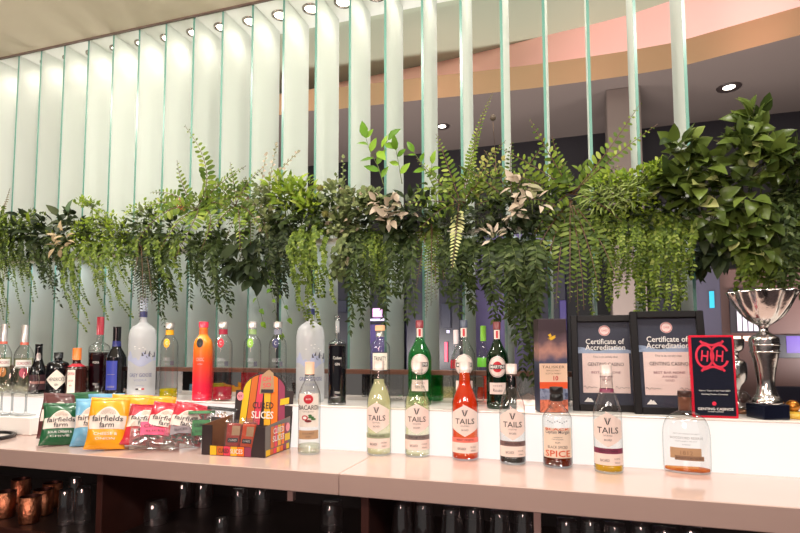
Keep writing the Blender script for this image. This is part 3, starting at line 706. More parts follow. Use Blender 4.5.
# ================================================================ packets on the worktop
M_bagw = pm('packet_cream', C(228, 214, 204), .35)
def noise2(x, z, s):
    return math.sin(x * 61 + s) * math.cos(z * 47 + s * 2) + .6 * math.sin(x * 130 + z * 90 + s * 3)
def packet(lab, base, w, h, T, lean, yaw, col, seed, roll=0.0, sub=None, sub2=None, group='crisp packets'):
    """pillow packet standing on its lower seam at base, leaning back; front is -y"""
    base = Vector(base); base.z += .46 * w * abs(math.sin(roll)); root = empty('crisp_packet', base, lab, 'snack packet', group)
    root.rotation_euler = (-lean, roll, .25 - yaw)
    def thick(x, z):
        u = max(0, 1 - abs(2 * x / w) ** 3.2); v = max(0, 1 - abs(2 * z / h - 1) ** 3.5)
        return T * .5 * (u ** .6) * (v ** .7)
    def edge(x, z):                            # the pillow draws its sides in
        v = 1 - abs(2 * z / h - 1) ** 4
        return x * (1 - .06 * v) + .004 * math.sin(z * 40 + seed) * (x / w)
    def F(side, off=0):
        def fn(x, z):
            t = thick(x, z); k = min(1, t / (T * .2))
            return Vector((edge(x, z), side * (t + off + .0016 * noise2(x, z, seed) * k + .0004) + .003 * math.sin(x * 50 + seed) * abs(2 * z / h - 1) ** 4, z))
        return fn
    mb = MB()
    patch(mb, F(-1), -w / 2, w / 2, 0, h, 22, 24); patch(mb, F(1), w / 2, -w / 2, 0, h, 22, 24)
    mb.build('packet_body', pm('packet_' + col[0], col[1], .32, coat=.2), root)
    f1 = F(-1, .0008); f2 = F(-1, .0026)
    mb = MB(); patch(mb, f1, -w * .47, w * .47, h * .36, lambda x: h * (.62 + .17 * max(0, 1 - (x / (w * .3)) ** 2)), 22, 12)
    l = mb.build('label', M_bagw, root)
    mb = MB(); text(mb, 'fairfields', h * .11, f2, 0, h * .56, w * .78, bold=.008); text(mb, 'farm', h * .11, f2, 0, h * .44, w * .38, bold=.008); mb.build('lettering', M_ink, l)
    mb = MB()
    for k in (1, .8, .6, .4):
        for i in range(10):
            a0, a1 = PI * (i + .1) / 10, PI * (i + 1) / 10
            q = [(k * .19 * w * math.cos(a), h * .64 + k * .11 * h * math.sin(a)) for a in (a0, a1)]; q2 = [((k - .07) * .19 * w * math.cos(a), h * .64 + (k - .07) * .11 * h * math.sin(a)) for a in (a0, a1)]
            mb.add([f2(*q[0]), f2(*q[1]), f2(*q2[1]), f2(*q2[0])], [(0, 1, 2, 3)])
    mb.build('arch_mark', pm('arch_tan', C(176, 150, 130), .5), l)
    if sub:
        mb = MB(); text(mb, sub, h * .055, f2, 0, h * .27, w * .62)
        if sub2: text(mb, sub2, h * .045, f2, 0, h * .18, w * .5)
        mb.build('flavour_lettering', M_white, root)
    for z0_, z1_ in ((h - .012, h - .0005), (.0005, .012)):
        mb = MB(); patch(mb, lambda x, z: F(-1, .0012 + .0006 * math.sin(z * 2600))(x, z), -w * .49, w * .49, z0_, z1_, 16, 12)
        mb.build('crimped_seam', pm('packet_' + col[0], col[1]), root)
    return root
K_green = ('green', C(26, 92, 54)); K_blue = ('blue', C(110, 172, 206)); K_yel = ('yellow', C(240, 166, 24)); K_red = ('red', C(186, 24, 50)); K_mar = ('maroon', C(92, 48, 48))
def bz(x, y, dy=0):
    p = onz(x, y, Z_C); p.y += dy; p.z = Z_C + .002; return p
def bY(x, Y): r = ray(x, 440); return Vector((r.x / r.y * Y, Y, Z_C + .002))
packet('dark green crisp packet at the left front of the snack pile', bz(59, 446), .118, .148, .04, .40, -.55, K_green, 1, .03, 'SOUR CREAM &', 'CHIVE')
packet('light blue crisp packet between the green and the yellow packet', bz(83, 447.5, .022), .112, .166, .04, .38, -.35, K_blue, 2, .0, None)
packet('yellow crisp packet standing at the front of the snack pile', bz(104, 451), .122, .172, .045, .36, -.42, K_yel, 3, .06, 'CHEESE &', 'ONION')
packet('red crisp packet leaning at the front, right of the yellow packets', bz(137, 450, .012), .13, .165, .045, .75, -.38, K_red, 4, .16, 'SWEET CHILLI', 'FLAVOUR')
packet('maroon crisp packet behind the dark green packet at far left', bY(55, 1.545), .12, .165, .04, .28, -.6, K_mar, 5, .1)
packet('dark green crisp packet lying at the back behind the blue packet', bY(78, 1.605), .13, .165, .03, .2, -.3, K_green, 6, -.05)
packet('light blue crisp packet at the back, between green and yellow ones', bY(103, 1.61), .12, .165, .03, .18, -.3, K_blue, 7, .0)
packet('yellow crisp packet at the back behind the front yellow packet', bY(125, 1.55), .13, .17, .045, .32, -.3, K_yel, 8, .06)
packet('yellow crisp packet furthest back and furthest right of the yellow ones', bY(150, 1.605), .13, .158, .04, .22, -.2, K_yel, 9, .08)
packet('red crisp packet in the middle of the three leaning red ones', bY(160, 1.53), .125, .152, .04, .56, -.3, K_red, 10, .2)
packet('red crisp packet at the right of the three leaning red ones', bY(182, 1.56), .125, .142, .04, .45, -.25, K_red, 11, .22)

# clear bags of dried snacks
G_bag = glass('clear_bag', (.93, .93, .93, 1), (.6, .6, .6, 1), 1.0, .08, (.9, .88, .88, 1), .12)
def snackbag(lab, base, w, h, T, rot, m_in, m_lab, seed, txt):
    root = empty('snack_bag', base, lab, 'snack bag', 'clear bags of dried snacks'); root.rotation_euler = rot
    def F(side, off=0, k=1.0):
        def fn(x, z):
            u = max(0, 1 - abs(2 * x / w) ** 3); v = max(0, 1 - abs(2 * z / h - 1) ** 4); t = T * .5 * (u * v) ** .6 * k
            return Vector((x, side * (t + off + .002 * noise2(x, z, seed) * min(1, t / (T * .2))), z))
        return fn
    mb = MB(); patch(mb, F(-1), -w / 2, w / 2, 0, h, 16, 16); patch(mb, F(1), w / 2, -w / 2, 0, h, 16, 16); mb.build('clear_film', G_bag, root)
    mb = MB()
    rr = random.Random(seed)
    for _ in range(26):
        x, z = rr.uniform(-.36, .36) * w, rr.uniform(.12, .8) * h; s = rr.uniform(.007, .012)
        q = [Vector((x, rr.uniform(-.18, .18) * T, z)) + Vector((rr.uniform(-1, 1), rr.uniform(-.6, .6), rr.uniform(-1, 1))) * s * 1.6 for _ in range(2)]
        mb.tube([q[0], (q[0] + q[1]) / 2 + Vector((0, -.002, .002)), q[1]], s * .5, s * .35, 6)
    mb.build('contents', m_in, root)
    mb = MB(); patch(mb, F(-1, .001), -w * .28, w * .36, h * .3, h * .72, 12, 8); l = mb.build('label', m_lab, root)
    mb = MB(); text(mb, txt, h * .09, F(-1, .003), w * .04, h * .58, w * .5, bold=.01); text(mb, 'SLICES', h * .07, F(-1, .003), w * .04, h * .42, w * .4); mb.build('lettering', M_ink, l)
    mb = MB(); patch(mb, F(-1, .001), -w * .5, w * .5, h * .9, h, 12, 3); mb.build('header_strip', m_lab, root)
M_jerk = pm('dried_maroon', C(96, 34, 46), .5, noise=.3, nscale=60); M_pinkl = pm('pink_label', C(212, 70, 110), .45)
M_nut = pm('dried_dark', C(70, 58, 56), .5, noise=.4, nscale=60); M_grnl = pm('green_header', C(46, 110, 62), .45); M_blkl = pm('black_header', C(30, 26, 28), .45)
snackbag('clear snack bag with a pink label lying flat in front of the red packets', bz(150, 453, .008) + Vector((0, 0, .009)), .135, .17, .032, (-1.05, .05, .75), M_jerk, M_pinkl, 21, 'CURED')
snackbag('clear snack bag of dark pieces lying flat, next to the cardboard box', bz(178, 452.5, .0) + Vector((0, 0, .01)), .10, .19, .034, (-1.1, .0, .65), M_nut, pm('grey_label', C(120, 106, 112), .45), 22, 'CURED')
snackbag('clear snack bag with a green header leaning behind the flat bags', bY(199, 1.575), .09, .125, .026, (-.35, .0, .5), M_nut, M_grnl, 23, 'CURED')
snackbag('clear snack bag with a black header next to the back of the box', bY(216, 1.615) + Vector((0, 0, .006)), .10, .125, .024, (-.2, .1, .35), pm('dried_pale', C(190, 160, 130), .5, noise=.3, nscale=60), M_blkl, 24, 'CURED')

# ---------------------------------------------------------------- display box of snack slices
A = onz(202, 454.5, Z_C); B = onz(265, 458, Z_C); D = onz(295, 448.5, Z_C)
bw = (B - A).length; yawb = math.atan2((B - A).y, (B - A).x); bd = .168
root = empty('display_box', (A.x, A.y, Z_C + .0008), 'dark cardboard display box with colourful stripes and a raised arched back', 'display box', rz=yawb)
M_card = pm('cardboard_dark', C(44, 32, 34), .6); M_cardin = pm('cardboard_brown', C(122, 82, 58), .8)
cols = [C(232, 190, 30), C(206, 104, 36), C(226, 62, 88), C(244, 180, 36), C(246, 120, 24), C(150, 56, 88)]
M_str = [pm('stripe_%s' % n, c, .5) for n, c in zip(('yellow', 'rust', 'pink', 'amber', 'orange', 'plum'), cols)]
t_ = .003; hb = .092
MB().box(0, bw, 0, bd, 0, t_).build('box_base', M_cardin, root)
mb = MB().add([(0, 0, 0), (0, 0, hb), (0, bd, hb + .012), (0, bd, 0), (t_, 0, 0), (t_, 0, hb), (t_, bd, hb + .012), (t_, bd, 0)],
              [(0, 1, 2, 3), (4, 7, 6, 5), (0, 4, 5, 1), (1, 5, 6, 2), (2, 6, 7, 3)]); mb.m = [0, 1, 1, 1, 1]
mb.build('side_panel', [M_card, M_cardin], root)
mb = MB().add([(bw, 0, 0), (bw, 0, hb), (bw, bd, hb + .012), (bw, bd, 0), (bw - t_, 0, 0), (bw - t_, 0, hb), (bw - t_, bd, hb + .012), (bw - t_, bd, 0)],
              [(0, 3, 2, 1), (4, 5, 6, 7), (0, 1, 5, 4), (1, 2, 6, 5), (2, 3, 7, 6)]); mb.m = [0, 1, 1, 1, 1]
sp = mb.build('side_panel', [pm('cardboard_grey', C(110, 104, 100), .55), M_cardin], root)
fs = lambda x, z: Vector((bw + .0008, x, z)); fs2 = lambda x, z: Vector((bw + .0016, x, z))
mb = MB()
for i, xx in enumerate((.2, .34, .48, .62, .76)):
    patch(mb, fs, bd * xx, bd * (xx + .12), .022, hb * .95, 1, 1, i + 1)
patch(mb, fs, .004, bd * .18, .002, .02, 1, 1, 0)
for i in range(6): patch(mb, fs, bd * (.18 + .13 * i), bd * (.30 + .13 * i), .002, .019, 1, 1, (i + 1) % 6)
st = mb.build('stripe_print', M_str, sp)
mb = MB(); text(mb, 'CURED', .018, fs2, bd * .5, hb * .78, bd * .42, bold=.012); text(mb, 'SLICES', .018, fs2, bd * .5, hb * .52, bd * .46, bold=.012); mb.build('lettering', M_white, sp)
mb = MB(); disc(mb, fs2, bd * .88, hb * .78, .014, .014); mb.build('round_sticker', pm('sticker_pink', C(244, 150, 160), .5), sp)
mb = MB(); patch(mb, fs2, bd * .76, bd * .97, .03, .052, 1, 1); yl = mb.build('yellow_sticker', M_str[0], sp)
# front: low lip between two corner flaps
mb = MB().box(0, .036, -t_, 0, 0, hb); mb.build('corner_flap', M_card, root)
mb = MB().add([(bw - .05, -t_, 0), (bw, -t_, 0), (bw, -t_, hb), (bw - .03, -t_, hb), (bw - .05, 0, 0), (bw, 0, 0), (bw, 0, hb), (bw - .03, 0, hb)], [(0, 1, 2, 3), (4, 7, 6, 5), (0, 3, 7, 4), (1, 5, 6, 2), (3, 2, 6, 7)]); mb.build('corner_flap', M_card, root)
lip = MB().box(.036, bw - .05, -t_, 0, 0, .03).build('front_lip', M_card, root)
ff = lambda x, z: Vector((x, -t_ - .0008, z)); ff2 = lambda x, z: Vector((x, -t_ - .0016, z))
mb = MB(); L0, L1 = .03, bw - .045
for i in range(6): patch(mb, ff, L0 + (L1 - L0) * (i + .03) / 6, L0 + (L1 - L0) * (i + .97) / 6, .001, .029, 1, 1, i)
mb.build('stripe_print', M_str, lip)
mb = MB(); text(mb, 'SLICES', .014, ff2, L0 + (L1 - L0) * .65, .015, (L1 - L0) * .3, bold=.012); mb.build('lettering', M_white, lip)
mb = MB(); text(mb, 'CURED', .014, ff2, L0 + (L1 - L0) * .34, .015, (L1 - L0) * .25, bold=.012); mb.build('dark_lettering', M_ink, lip)
# raised back
hs, ht = .185, .246
def arch(x):
    u = (x - bw / 2) / (bw / 2)
    return hs + (ht - hs) * math.sqrt(max(0, 1 - (u / .74) ** 2)) if abs(u) < .74 else hs
fb = lambda off: (lambda x, z: Vector((x, bd - off + .03 * (z / ht), z)))
mb = MB(); patch(mb, fb(0), 0, bw, 0, arch, 40, 2); patch(mb, fb(-.003), bw, 0, 0, arch, 40, 2)
bp_ = mb.build('back_panel', M_card, root)
mb = MB(); e0, e1 = .13, .86; wd = (e1 - e0) / 6
for i in range(6):
    s0 = bw * (e0 + wd * (i + .05)); s1 = bw * (e0 + wd * (i + .95))
    sl = lambda x, z, i=i: Vector((x + .012 * (z - hs) / hs * (-1 if i > 2 else 1), bd - .001 + .03 * (z / ht), z))
    patch(mb, sl, s0, s1, .07, lambda x: arch(x) - .004, 4, 3, i)
mb.build('stripe_print', M_str, bp_)
mb = MB(); text(mb, 'SLICES', .024, fb(.0026), bw * .5, .104, bw * .38, bold=.014); mb.build('lettering', M_white, bp_)
mb = MB(); text(mb, 'CURED', .022, fb(.0026), bw * .5, .136, bw * .36, bold=.014); mb.build('dark_lettering', M_ink, bp_)
mb = MB(); ft = fb(.0022); cx, cz = bw * .54, .204
q = [(-.026, -.03), (.03, -.022), (.022, .04), (.004, .054), (-.022, .034)]
mb.add([ft(cx + a, cz + b_) for a, b_ in q], [tuple(range(5))]); tg = mb.build('tag_print', M_tancol, bp_)
mb = MB(); text(mb, 'OH', .016, fb(.003), cx - .002, cz + .022, .03, .12, .012); text(mb, 'SO', .016, fb(.003), cx + .001, cz + .0, .03, .12, .012); mb.build('lettering', M_str[2], tg)
mb = MB(); patch(mb, fb(.0032), cx - .02, cx + .026, cz - .026, cz - .014, 1, 1); mb.build('dark_strip', M_ink, tg)
mb = MB(); disc(mb, fb(.0024), bw * .09, .165, .013, .015); mb.build('round_sticker', pm('sticker_pink', C(244, 150, 160), .5), bp_)
mb = MB(); text(mb, 'NEW', .01, fb(.003), bw * .09, .165, .016); mb.build('sticker_lettering', M_ink, bp_)
mb = MB(); patch(mb, lambda x, z: fb(.0024)(x, z + .2 * (x - bw * .9)), bw * .79, bw * .94, .142, .163, 1, 1); mb.build('yellow_sticker', M_str[0], bp_)
# packs inside
G_wrap = glass('clear_wrap', (.95, .93, .92, 1), (.7, .66, .64, 1), 1.0, .06, (.9, .9, .9, 1), .1)
for i, (x, y, rz, lab, mm) in enumerate(((.078, .045, .16, 'wrapped snack pack with a rust-red sleeve, left in the display box', pm('sleeve_rust', C(168, 44, 32), .4)), (.132, .038, -.08, 'wrapped snack pack with an orange-red sleeve, right in the display box', pm('sleeve_orange', C(206, 74, 32), .4)), (.108, .085, .05, 'wrapped snack pack furthest back in the display box', pm('sleeve_brick', C(150, 50, 40), .4)))):
    M4 = Matrix.Translation((A.x, A.y, Z_C + .0045)) @ Matrix.Rotation(yawb, 4, 'Z')
    pr = empty('snack_pack', M4 @ Vector((x, y, 0)), lab, 'snack pack', 'snack packs in the display box', yawb + rz); pr.rotation_euler.x = -.2
    w, h = .052, .10
    MB().bbox(-w / 2 + .003, w / 2 - .003, -.006, .006, .002, h - .012, .003).build('sleeve', mm, pr)
    mb = MB(); g1 = lambda x, z: Vector((x, -.0085 - .0012 * math.sin(z * 190 + x * 80), z)); patch(mb, g1, -w / 2, w / 2, 0.001, h, 10, 14); patch(mb, lambda x, z: Vector((x, .0085, z)), w / 2, -w / 2, 0.001, h, 6, 6); mb.build('clear_wrapper', G_wrap, pr)
    g2 = lambda x, z: Vector((x, -.0068, z))
    mb = MB(); patch(mb, g2, -.004, w * .44, h * .5, h * .8, 1, 1); l = mb.build('tag_print', M_tancol, pr)
    mb = MB(); patch(mb, g2, -w * .3, w * .36, h * .28, h * .42, 1, 1); mb.build('dark_strip', M_ink, pr)
    mb = MB(); text(mb, 'CURED', .006, lambda x, z: Vector((x, -.0074, z)), w * .03, h * .35, w * .5); mb.build('lettering', M_white, pr)

# ---------------------------------------------------------------- tray and wine glasses at left
p = onz(-9, 437, Z_C); p.y = 1.498; p.x = -2.115
root = empty('serving_tray', (p.x, p.y, Z_C + .0005), 'round black-rimmed serving tray at the left end of the worktop', 'tray')
MB().lathe([(0, .002), (.099, .002), (.103, .004)], 48).build('tray_base', pm('tray_grey', C(206, 200, 194), .15), root)
MB().lathe([(.098, .003), (.101, .011), (.105, .013), (.111, .012), (.113, .007), (.110, .0), (.098, .0)], 48).build('rim', M_black, root)
z_b = 1.018
tag(MB().bbox(-3.4, -2.0, 1.604, 1.683, Z_C + .0005, z_b, .003).build('acrylic_step', pm('acrylic_white', C(246, 242, 238), .2)), 'low white step on the worktop carrying the stemmed glasses', 'step')
for i, (x, y, lab) in enumerate(((1, 415, 'stemmed wine glass at the very left edge of the picture'), (11.5, 419, 'stemmed wine glass in front of the pink-badge gin'), (25.5, 414, 'stemmed wine glass nearest the snack packets'))):
    p = onz(x, y, z_b); p.x *= 1.643 / p.y; p.y = 1.643
    s = 1.0
    root = empty('wine_glass', (p.x, p.y, z_b + .0005), lab, 'glass', 'stemmed wine glasses')
    MB().lathe([(0, .0), (.036, .001), (.036, .002), (.02, .005), (.006, .010), (.0045, .016)], 28).build('foot', G_clear, root)
    MB().lathe([(.0045, .016), (.0038, .03), (.0038, .07), (.006, .085)], 14).build('stem', glass('stem_glass', (.75, .77, .76, 1), (.25, .25, .26, 1)), root)
    MB().lathe(smooth_prof([(.004, .084), (.02, .088), (.034, .1), (.042, .125), (.042, .155), (.037, .19)]), 30).build('bowl', G_clear, root)
    MB().lathe([(.037, .19), (.0378, .1912), (.0366, .1912)], 30).build('rim', glass('rim_glass', (.4, .42, .42, 1), (.1, .1, .1, 1)), root)

# ---------------------------------------------------------------- carton, certificates, plaque, trophy on the shelf
p0 = onz(540, 412.8, Z_S); p1 = onz(568.5, 412.8, Z_S); w = (p1 - p0).length
H_ = at(540, 319, p0.y).z - Z_S
root = empty('bottle_carton', (p0.x, p0.y, Z_S + .0006), 'tall printed bottle carton with a stormy sky and orange band, left of the certificates', 'carton', rz=math.atan2((p1 - p0).y, (p1 - p0).x))
M_storm = bpy.data.materials.new('storm_print'); M_storm.use_nodes = True
nt = M_storm.node_tree; b = nt.nodes['Principled BSDF']; N = nt.nodes.new; L = nt.links.new
tc = N('ShaderNodeTexCoord'); nz = N('ShaderNodeTexNoise'); nz.inputs['Scale'].default_value = 22; nz.inputs['Detail'].default_value = 6; rp = N('ShaderNodeValToRGB'); sp2 = N('ShaderNodeSeparateXYZ'); ad = N('ShaderNodeMath'); ad.operation = 'ADD'; mu = N('ShaderNodeMath'); mu.operation = 'MULTIPLY'; mu.inputs[1].default_value = .45
L(tc.outputs['Object'], nz.inputs['Vector']); L(tc.outputs['Object'], sp2.inputs[0]); mp = N('ShaderNodeMapRange'); mp.inputs['From Min'].default_value = .12; mp.inputs['From Max'].default_value = H_; L(sp2.outputs['Z'], mp.inputs['Value']); L(nz.outputs['Fac'], mu.inputs[0]); L(mu.outputs[0], ad.inputs[0]); L(mp.outputs[0], ad.inputs[1]); L(ad.outputs[0], rp.inputs[0]); L(rp.outputs[0], b.inputs['Base Color'])
el = rp.color_ramp.elements; el[0].color = C(44, 50, 72); el[0].position = .2; el[1].color = C(60, 46, 52); el[1].position = 1.3 if False else 1.0
k = el.new(.42); k.color = C(74, 74, 100); k = el.new(.6); k.color = C(176, 130, 118); k = el.new(.78); k.color = C(96, 76, 84)
b.inputs['Roughness'].default_value = .35
def mottled(name, a, c, sc):
    m = bpy.data.materials.new(name); m.use_nodes = True; nt = m.node_tree; b = nt.nodes['Principled BSDF']; v = nt.nodes.new('ShaderNodeTexVoronoi'); v.inputs['Scale'].default_value = sc; tc = nt.nodes.new('ShaderNodeTexCoord'); r = nt.nodes.new('ShaderNodeValToRGB'); r.color_ramp.elements[0].color = a; r.color_ramp.elements[1].color = c; r.color_ramp.elements[1].position = .6
    nt.links.new(tc.outputs['Object'], v.inputs['Vector']); nt.links.new(v.outputs['Color'], r.inputs[0]); nt.links.new(r.outputs[0], b.inputs['Base Color']); b.inputs['Roughness'].default_value = .4; return m
mb = MB().bbox(0, w, 0, .066, 0, H_, .0012); mb.build('carton_body', M_storm, root)
fc = lambda off: (lambda x, z: Vector((x, -off, z)))
hh = lambda y: H_ * (412.8 - y) / (412.8 - 319)
MB().box(.001, w - .001, -.0006, 0, hh(382.5), hh(364), 0).build('cream_panel', M_cream if False else pm('panel_cream', C(226, 192, 166), .5), root)
MB().box(.001, w - .001, -.0006, 0, hh(389), hh(382.5), 0).build('orange_band', pm('band_orange', C(222, 84, 40), .5), root)
MB().box(.001, w - .001, -.0006, 0, hh(400), hh(389), 0).build('sea_print', mottled('sea_print', C(44, 56, 92), C(140, 150, 176), 120), root)
MB().box(.001, w - .001, -.0006, 0, .001, hh(400), 0).build('rock_print', mottled('rock_print', C(110, 30, 24), C(226, 130, 100), 130), root)
mb = MB(); text(mb, 'TALISKER', .008, fc(.0012), w / 2, hh(367.5), w * .8); text(mb, 'SINGLE MALT', .005, fc(.0012), w / 2, hh(371), w * .5); text(mb, 'SCOTCH WHISKY', .005, fc(.0012), w / 2, hh(374), w * .55); mb.build('lettering', pm('ink_sepia', C(110, 84, 74), .5), root)
mb = MB(); text(mb, '10', .013, fc(.0012), w * .58, hh(378.7), w * .17, bold=.02); mb.build('number', M_red, root)
mb = MB()
for a in range(3):
    q = [(-.014 + .004 * a, -.004 - .003 * a), (.001, .002), (.012, .007 - .004 * a), (.002, -.004 - .002 * a)]
    mb.add([fc(.001 + .0002 * a)(w * .47 + x, hh(337.5) + z) for x, z in q], [(0, 1, 2, 3)])
mb.add([fc(.0013)(w * .47 + x, hh(337.5) + z) for x, z in ((-.012, .006), (-.004, .011), (.0, .003), (-.006, .0))], [(0, 1, 2, 3)])
mb.build('gold_mark', pm('gold_print', C(240, 190, 60), .35, metal=.3), root)

M_frame = pm('black_frame', C(20, 18, 20), .5, spec=.2); M_certd = pm('certificate_slate', C(58, 60, 74), .5, spec=.2); M_certp = pm('certificate_blush', C(236, 212, 206), .5, spec=.2); M_certb = mottled('certificate_blue', C(96, 116, 150), C(150, 168, 196), 60)
M_glaz = glass('picture_glass', (.97, .97, .97, 1), (.9, .9, .9, 1), .3)
def certificate(lab, x, Y, yaw, wf, hf):
    root = empty('certificate_frame', (x, Y, Z_S + .0008), lab, 'framed certificate', 'framed certificates'); lean = -.14
    root.rotation_euler = (lean, 0, yaw)
    b_ = .02
    mb = MB()
    for q in ((0, b_, 0, hf), (wf - b_, wf, 0, hf), (b_, wf - b_, 0, b_), (b_, wf - b_, hf - b_, hf)): mb.bbox(q[0], q[1], 0, .018, q[2], q[3], .002)
    mb.build('frame', M_frame, root)
    MB().box(b_, wf - b_, .0115, .014, b_, hf - b_).build('certificate_sheet', M_certd, root)
    f = lambda off: (lambda x, z: Vector((x, .0115 - off, z)))
    pn = MB().box(b_ + .012, wf - b_ - .012, .0108, .0115, b_ + .035, hf * .60).build('text_panel', M_certp, root)
    mb = MB(); patch(mb, f(.0009), b_, wf - b_, hf * .60, lambda x: hf * (.645 + .02 * math.sin(x * 60)), 20, 1); mb.build('wave_print', M_certb, root)
    cx = wf / 2
    mb = MB(); disc(mb, f(.001), cx, hf * .84, .0165, .0165, 28); sl = mb.build('round_seal', pm('seal_pink', C(240, 216, 212), .5), root)
    mb = MB(); disc(mb, f(.0016), cx, hf * .84, .015, .015, 28, hole=.88); mb.build('seal_ring', M_red, sl)
    mb = MB(); text(mb, 'CMSE', .006, f(.0018), cx, hf * .84, .018); mb.build('lettering', M_red, sl)
    mb = MB(); text(mb, 'Certificate of', .0165, f(.0018), cx, hf * .725, wf * .56, bold=.012); text(mb, 'Accreditation', .0165, f(.0018), cx, hf * .662, wf * .58, bold=.012); mb.build('title', M_white, root)
    mb = MB(); text(mb, 'This is to certify that', .006, f(.0016), cx, hf * .56, wf * .36); text(mb, 'GENTING CASINO', .011, f(.0016), cx, hf * .485, wf * .52); mb.build('lettering', M_ink, pn)
    mb = MB(); text(mb, 'BEST BAR NONE', .007, f(.0016), cx, hf * .40, wf * .42); text(mb, 'AWARD', .007, f(.0016), cx, hf * .36, wf * .2); text(mb, 'GOLD', .006, f(.0016), cx, hf * .325, wf * .12); mb.build('award_lettering', M_maroon, pn)
    for s in (-1, 1):
        mb = MB(); pts = [f(.0016)(cx + s * wf * .23 + (t - .5) * wf * .2, hf * .245 + .005 * math.sin(t * 19) * (1 - t)) for t in [i / 16 for i in range(17)]]
        mb.tube(pts, .0005, .0004, 4); mb.build('signature', M_ink, pn)
    mb = MB(); mb.add([f(.001)(wf * .24 + x, hf * .115 + z) for x, z in ((-.014, -.006), (-.002, .008), (.002, .003), (.005, .006), (.014, -.006))], [(0, 1, 2, 3, 4)]); mb.build('hill_mark', M_white, root)
    MB().box(b_, wf - b_, .004, .0048, b_, hf - b_).build('glazing', M_glaz, root)
    MB().box(wf * .4, wf * .6, .018, .021, .03, hf * .8).build('stand', M_frame, root)
hf = (at(573, 316, 1.79).z - Z_S) * 1.0
certificate('black-framed certificate at left, its right edge behind the other frame', -.019, 1.762, .04, .198, hf + .004)
certificate('black-framed certificate at right, partly behind the red-edged plaque', .152, 1.728, .09, .2, hf + .012)

p0 = onz(695, 418.6, Z_S); p1 = onz(740, 418.8, Z_S); p0.y = 1.70; w = .112; hp = at(691, 335.5, 1.715).z - Z_S
root = empty('award_plaque', (p0.x, p0.y - .002, Z_S + .0006), 'black award plaque with a red edge and red emblem, left of the trophy', 'plaque', rz=.06); root.rotation_euler.x = -.06
M_redac = em('red_edge', C(214, 30, 56), .12)
mb = MB().bbox(0, w, 0, .014, 0, hp, .0015); mb.build('acrylic_edge', pm('red_acrylic', C(208, 28, 54), .2), root)
MB().bbox(.0055, w - .0055, -.0015, .004, .0055, hp - .0055, .0008).build('face', pm('plaque_navy', C(22, 24, 40), .06, spec=.7), root)
f = lambda off: (lambda x, z: Vector((x, -.0015 - off, z)))
M_emb = pm('emblem_red', C(216, 40, 70), .4)
mb = MB(); cz = hp * .745
for cx, a0, a1 in ((w * .33, 0, 2 * PI), (w * .66, .45, 2 * PI - .45)):
    n = 30
    for i in range(n):
        a, c = a0 + (a1 - a0) * i / n, a0 + (a1 - a0) * (i + 1) / n
        q = [(cx + rx * math.cos(t), cz + rz * math.sin(t)) for t in (a, c) for rx, rz in ((.024, .033), (.018, .027))]
        mb.add([f(.0006)(*q[j]) for j in (0, 2, 3, 1)], [(0, 1, 2, 3)])
for cx in (w * .33, w * .66): text(mb, 'H', .03, f(.0007), cx, cz, .018, rot=-.12, bold=.02)
for s in (-1, 1):
    patch(mb, lambda x, z, s=s: f(.0007)(x, cz + s * (.033 - .0035 * math.cos((x - w / 2) * 130)) + (z)), w * .3, w * .72, -.003, .003, 16, 1)
    for sx2 in (-1, 1): text(mb, 'I', .016, f(.0007), w * .5 + sx2 * .024, cz + s * .036, .006, rot=s * sx2 * -.7)
mb.build('emblem', M_emb, root)
mb = MB(); text(mb, 'Casino Team of the Year 2021', .0042, f(.0008), w / 2, hp * .325, w * .68); text(mb, 'Genting Casino Coventry', .0042, f(.0008), w / 2, hp * .28, w * .58); text(mb, 'GENTING CASINOS', .0066, f(.0008), w / 2, hp * .105, w * .78, bold=.012); text(mb, 'WHERE IT HAPPENS', .003, f(.0008), w / 2, hp * .072, w * .34); mb.build('lettering', M_white, root)
mb = disc(MB(), f(.0007), w * .48, hp * .17, .0055, .0055); mb.build('round_mark', M_emb, root)

# trophy
p = onz(766, 420, Z_S); p.y = 1.735; c = ray(767, 400); px_ = c.x / c.y * 1.735
root = empty('trophy', (px_, 1.735, Z_S + .0006), 'tall silver trophy cup with a fluted wavy bowl on a dark plinth', 'trophy', rz=.35)
zz = lambda y: at(760, y, 1.735).z - Z_S
ww = lambda n: n * 1.735 * .0016 / 2
M_sil = pm('polished_silver', C(226, 222, 220), .2, metal=1, bump=.5, nscale=30)
b1 = zz(403.5)
mb = MB().bbox(-.036, .036, -.036, .036, 0, b1, .002); mb.build('plinth', pm('plinth_black', C(20, 24, 40), .12), root)
P = [(ww(26), b1 + .0005), (ww(27), b1 + .004), (ww(25), b1 + .012), (ww(19), zz(395)), (ww(15.5), zz(388)), (ww(15), zz(380)), (ww(19), zz(366)), (ww(24), zz(352)), (ww(26), zz(342)), (ww(25), zz(338)), (ww(17), zz(335)), (ww(9), zz(332)), (ww(8), zz(328)), (ww(12), zz(325))]
MB().lathe(smooth_prof(P, 4), 40, wave=lambda a, z: 1 + .02 * math.sin(a * 3 + z * 60)).build('stem', M_sil, root)
P = [(ww(9), zz(326)), (ww(22), zz(322)), (ww(34), zz(316)), (ww(44), zz(308)), (ww(52), zz(300)), (ww(59), zz(292)), (ww(59), zz(292)), (ww(56), zz(293)), (ww(48), zz(301)), (ww(30), zz(315)), (0, zz(321))]
MB().lathe(smooth_prof(P, 4), 96, wave=lambda a, z: 1 + .08 * (z / zz(292)) ** 3 * math.cos(a * 11) + .02 * math.cos(a * 6 + z * 80)).build('bowl', M_sil, root)
for z0_, r_ in ((zz(352), ww(25.5)), (zz(345), ww(27)), (zz(396), ww(21))):
    MB().lathe([(r_ - .001, z0_ - .002), (r_ + .0015, z0_), (r_ - .001, z0_ + .002)], 32).build('collar', M_sil, root)
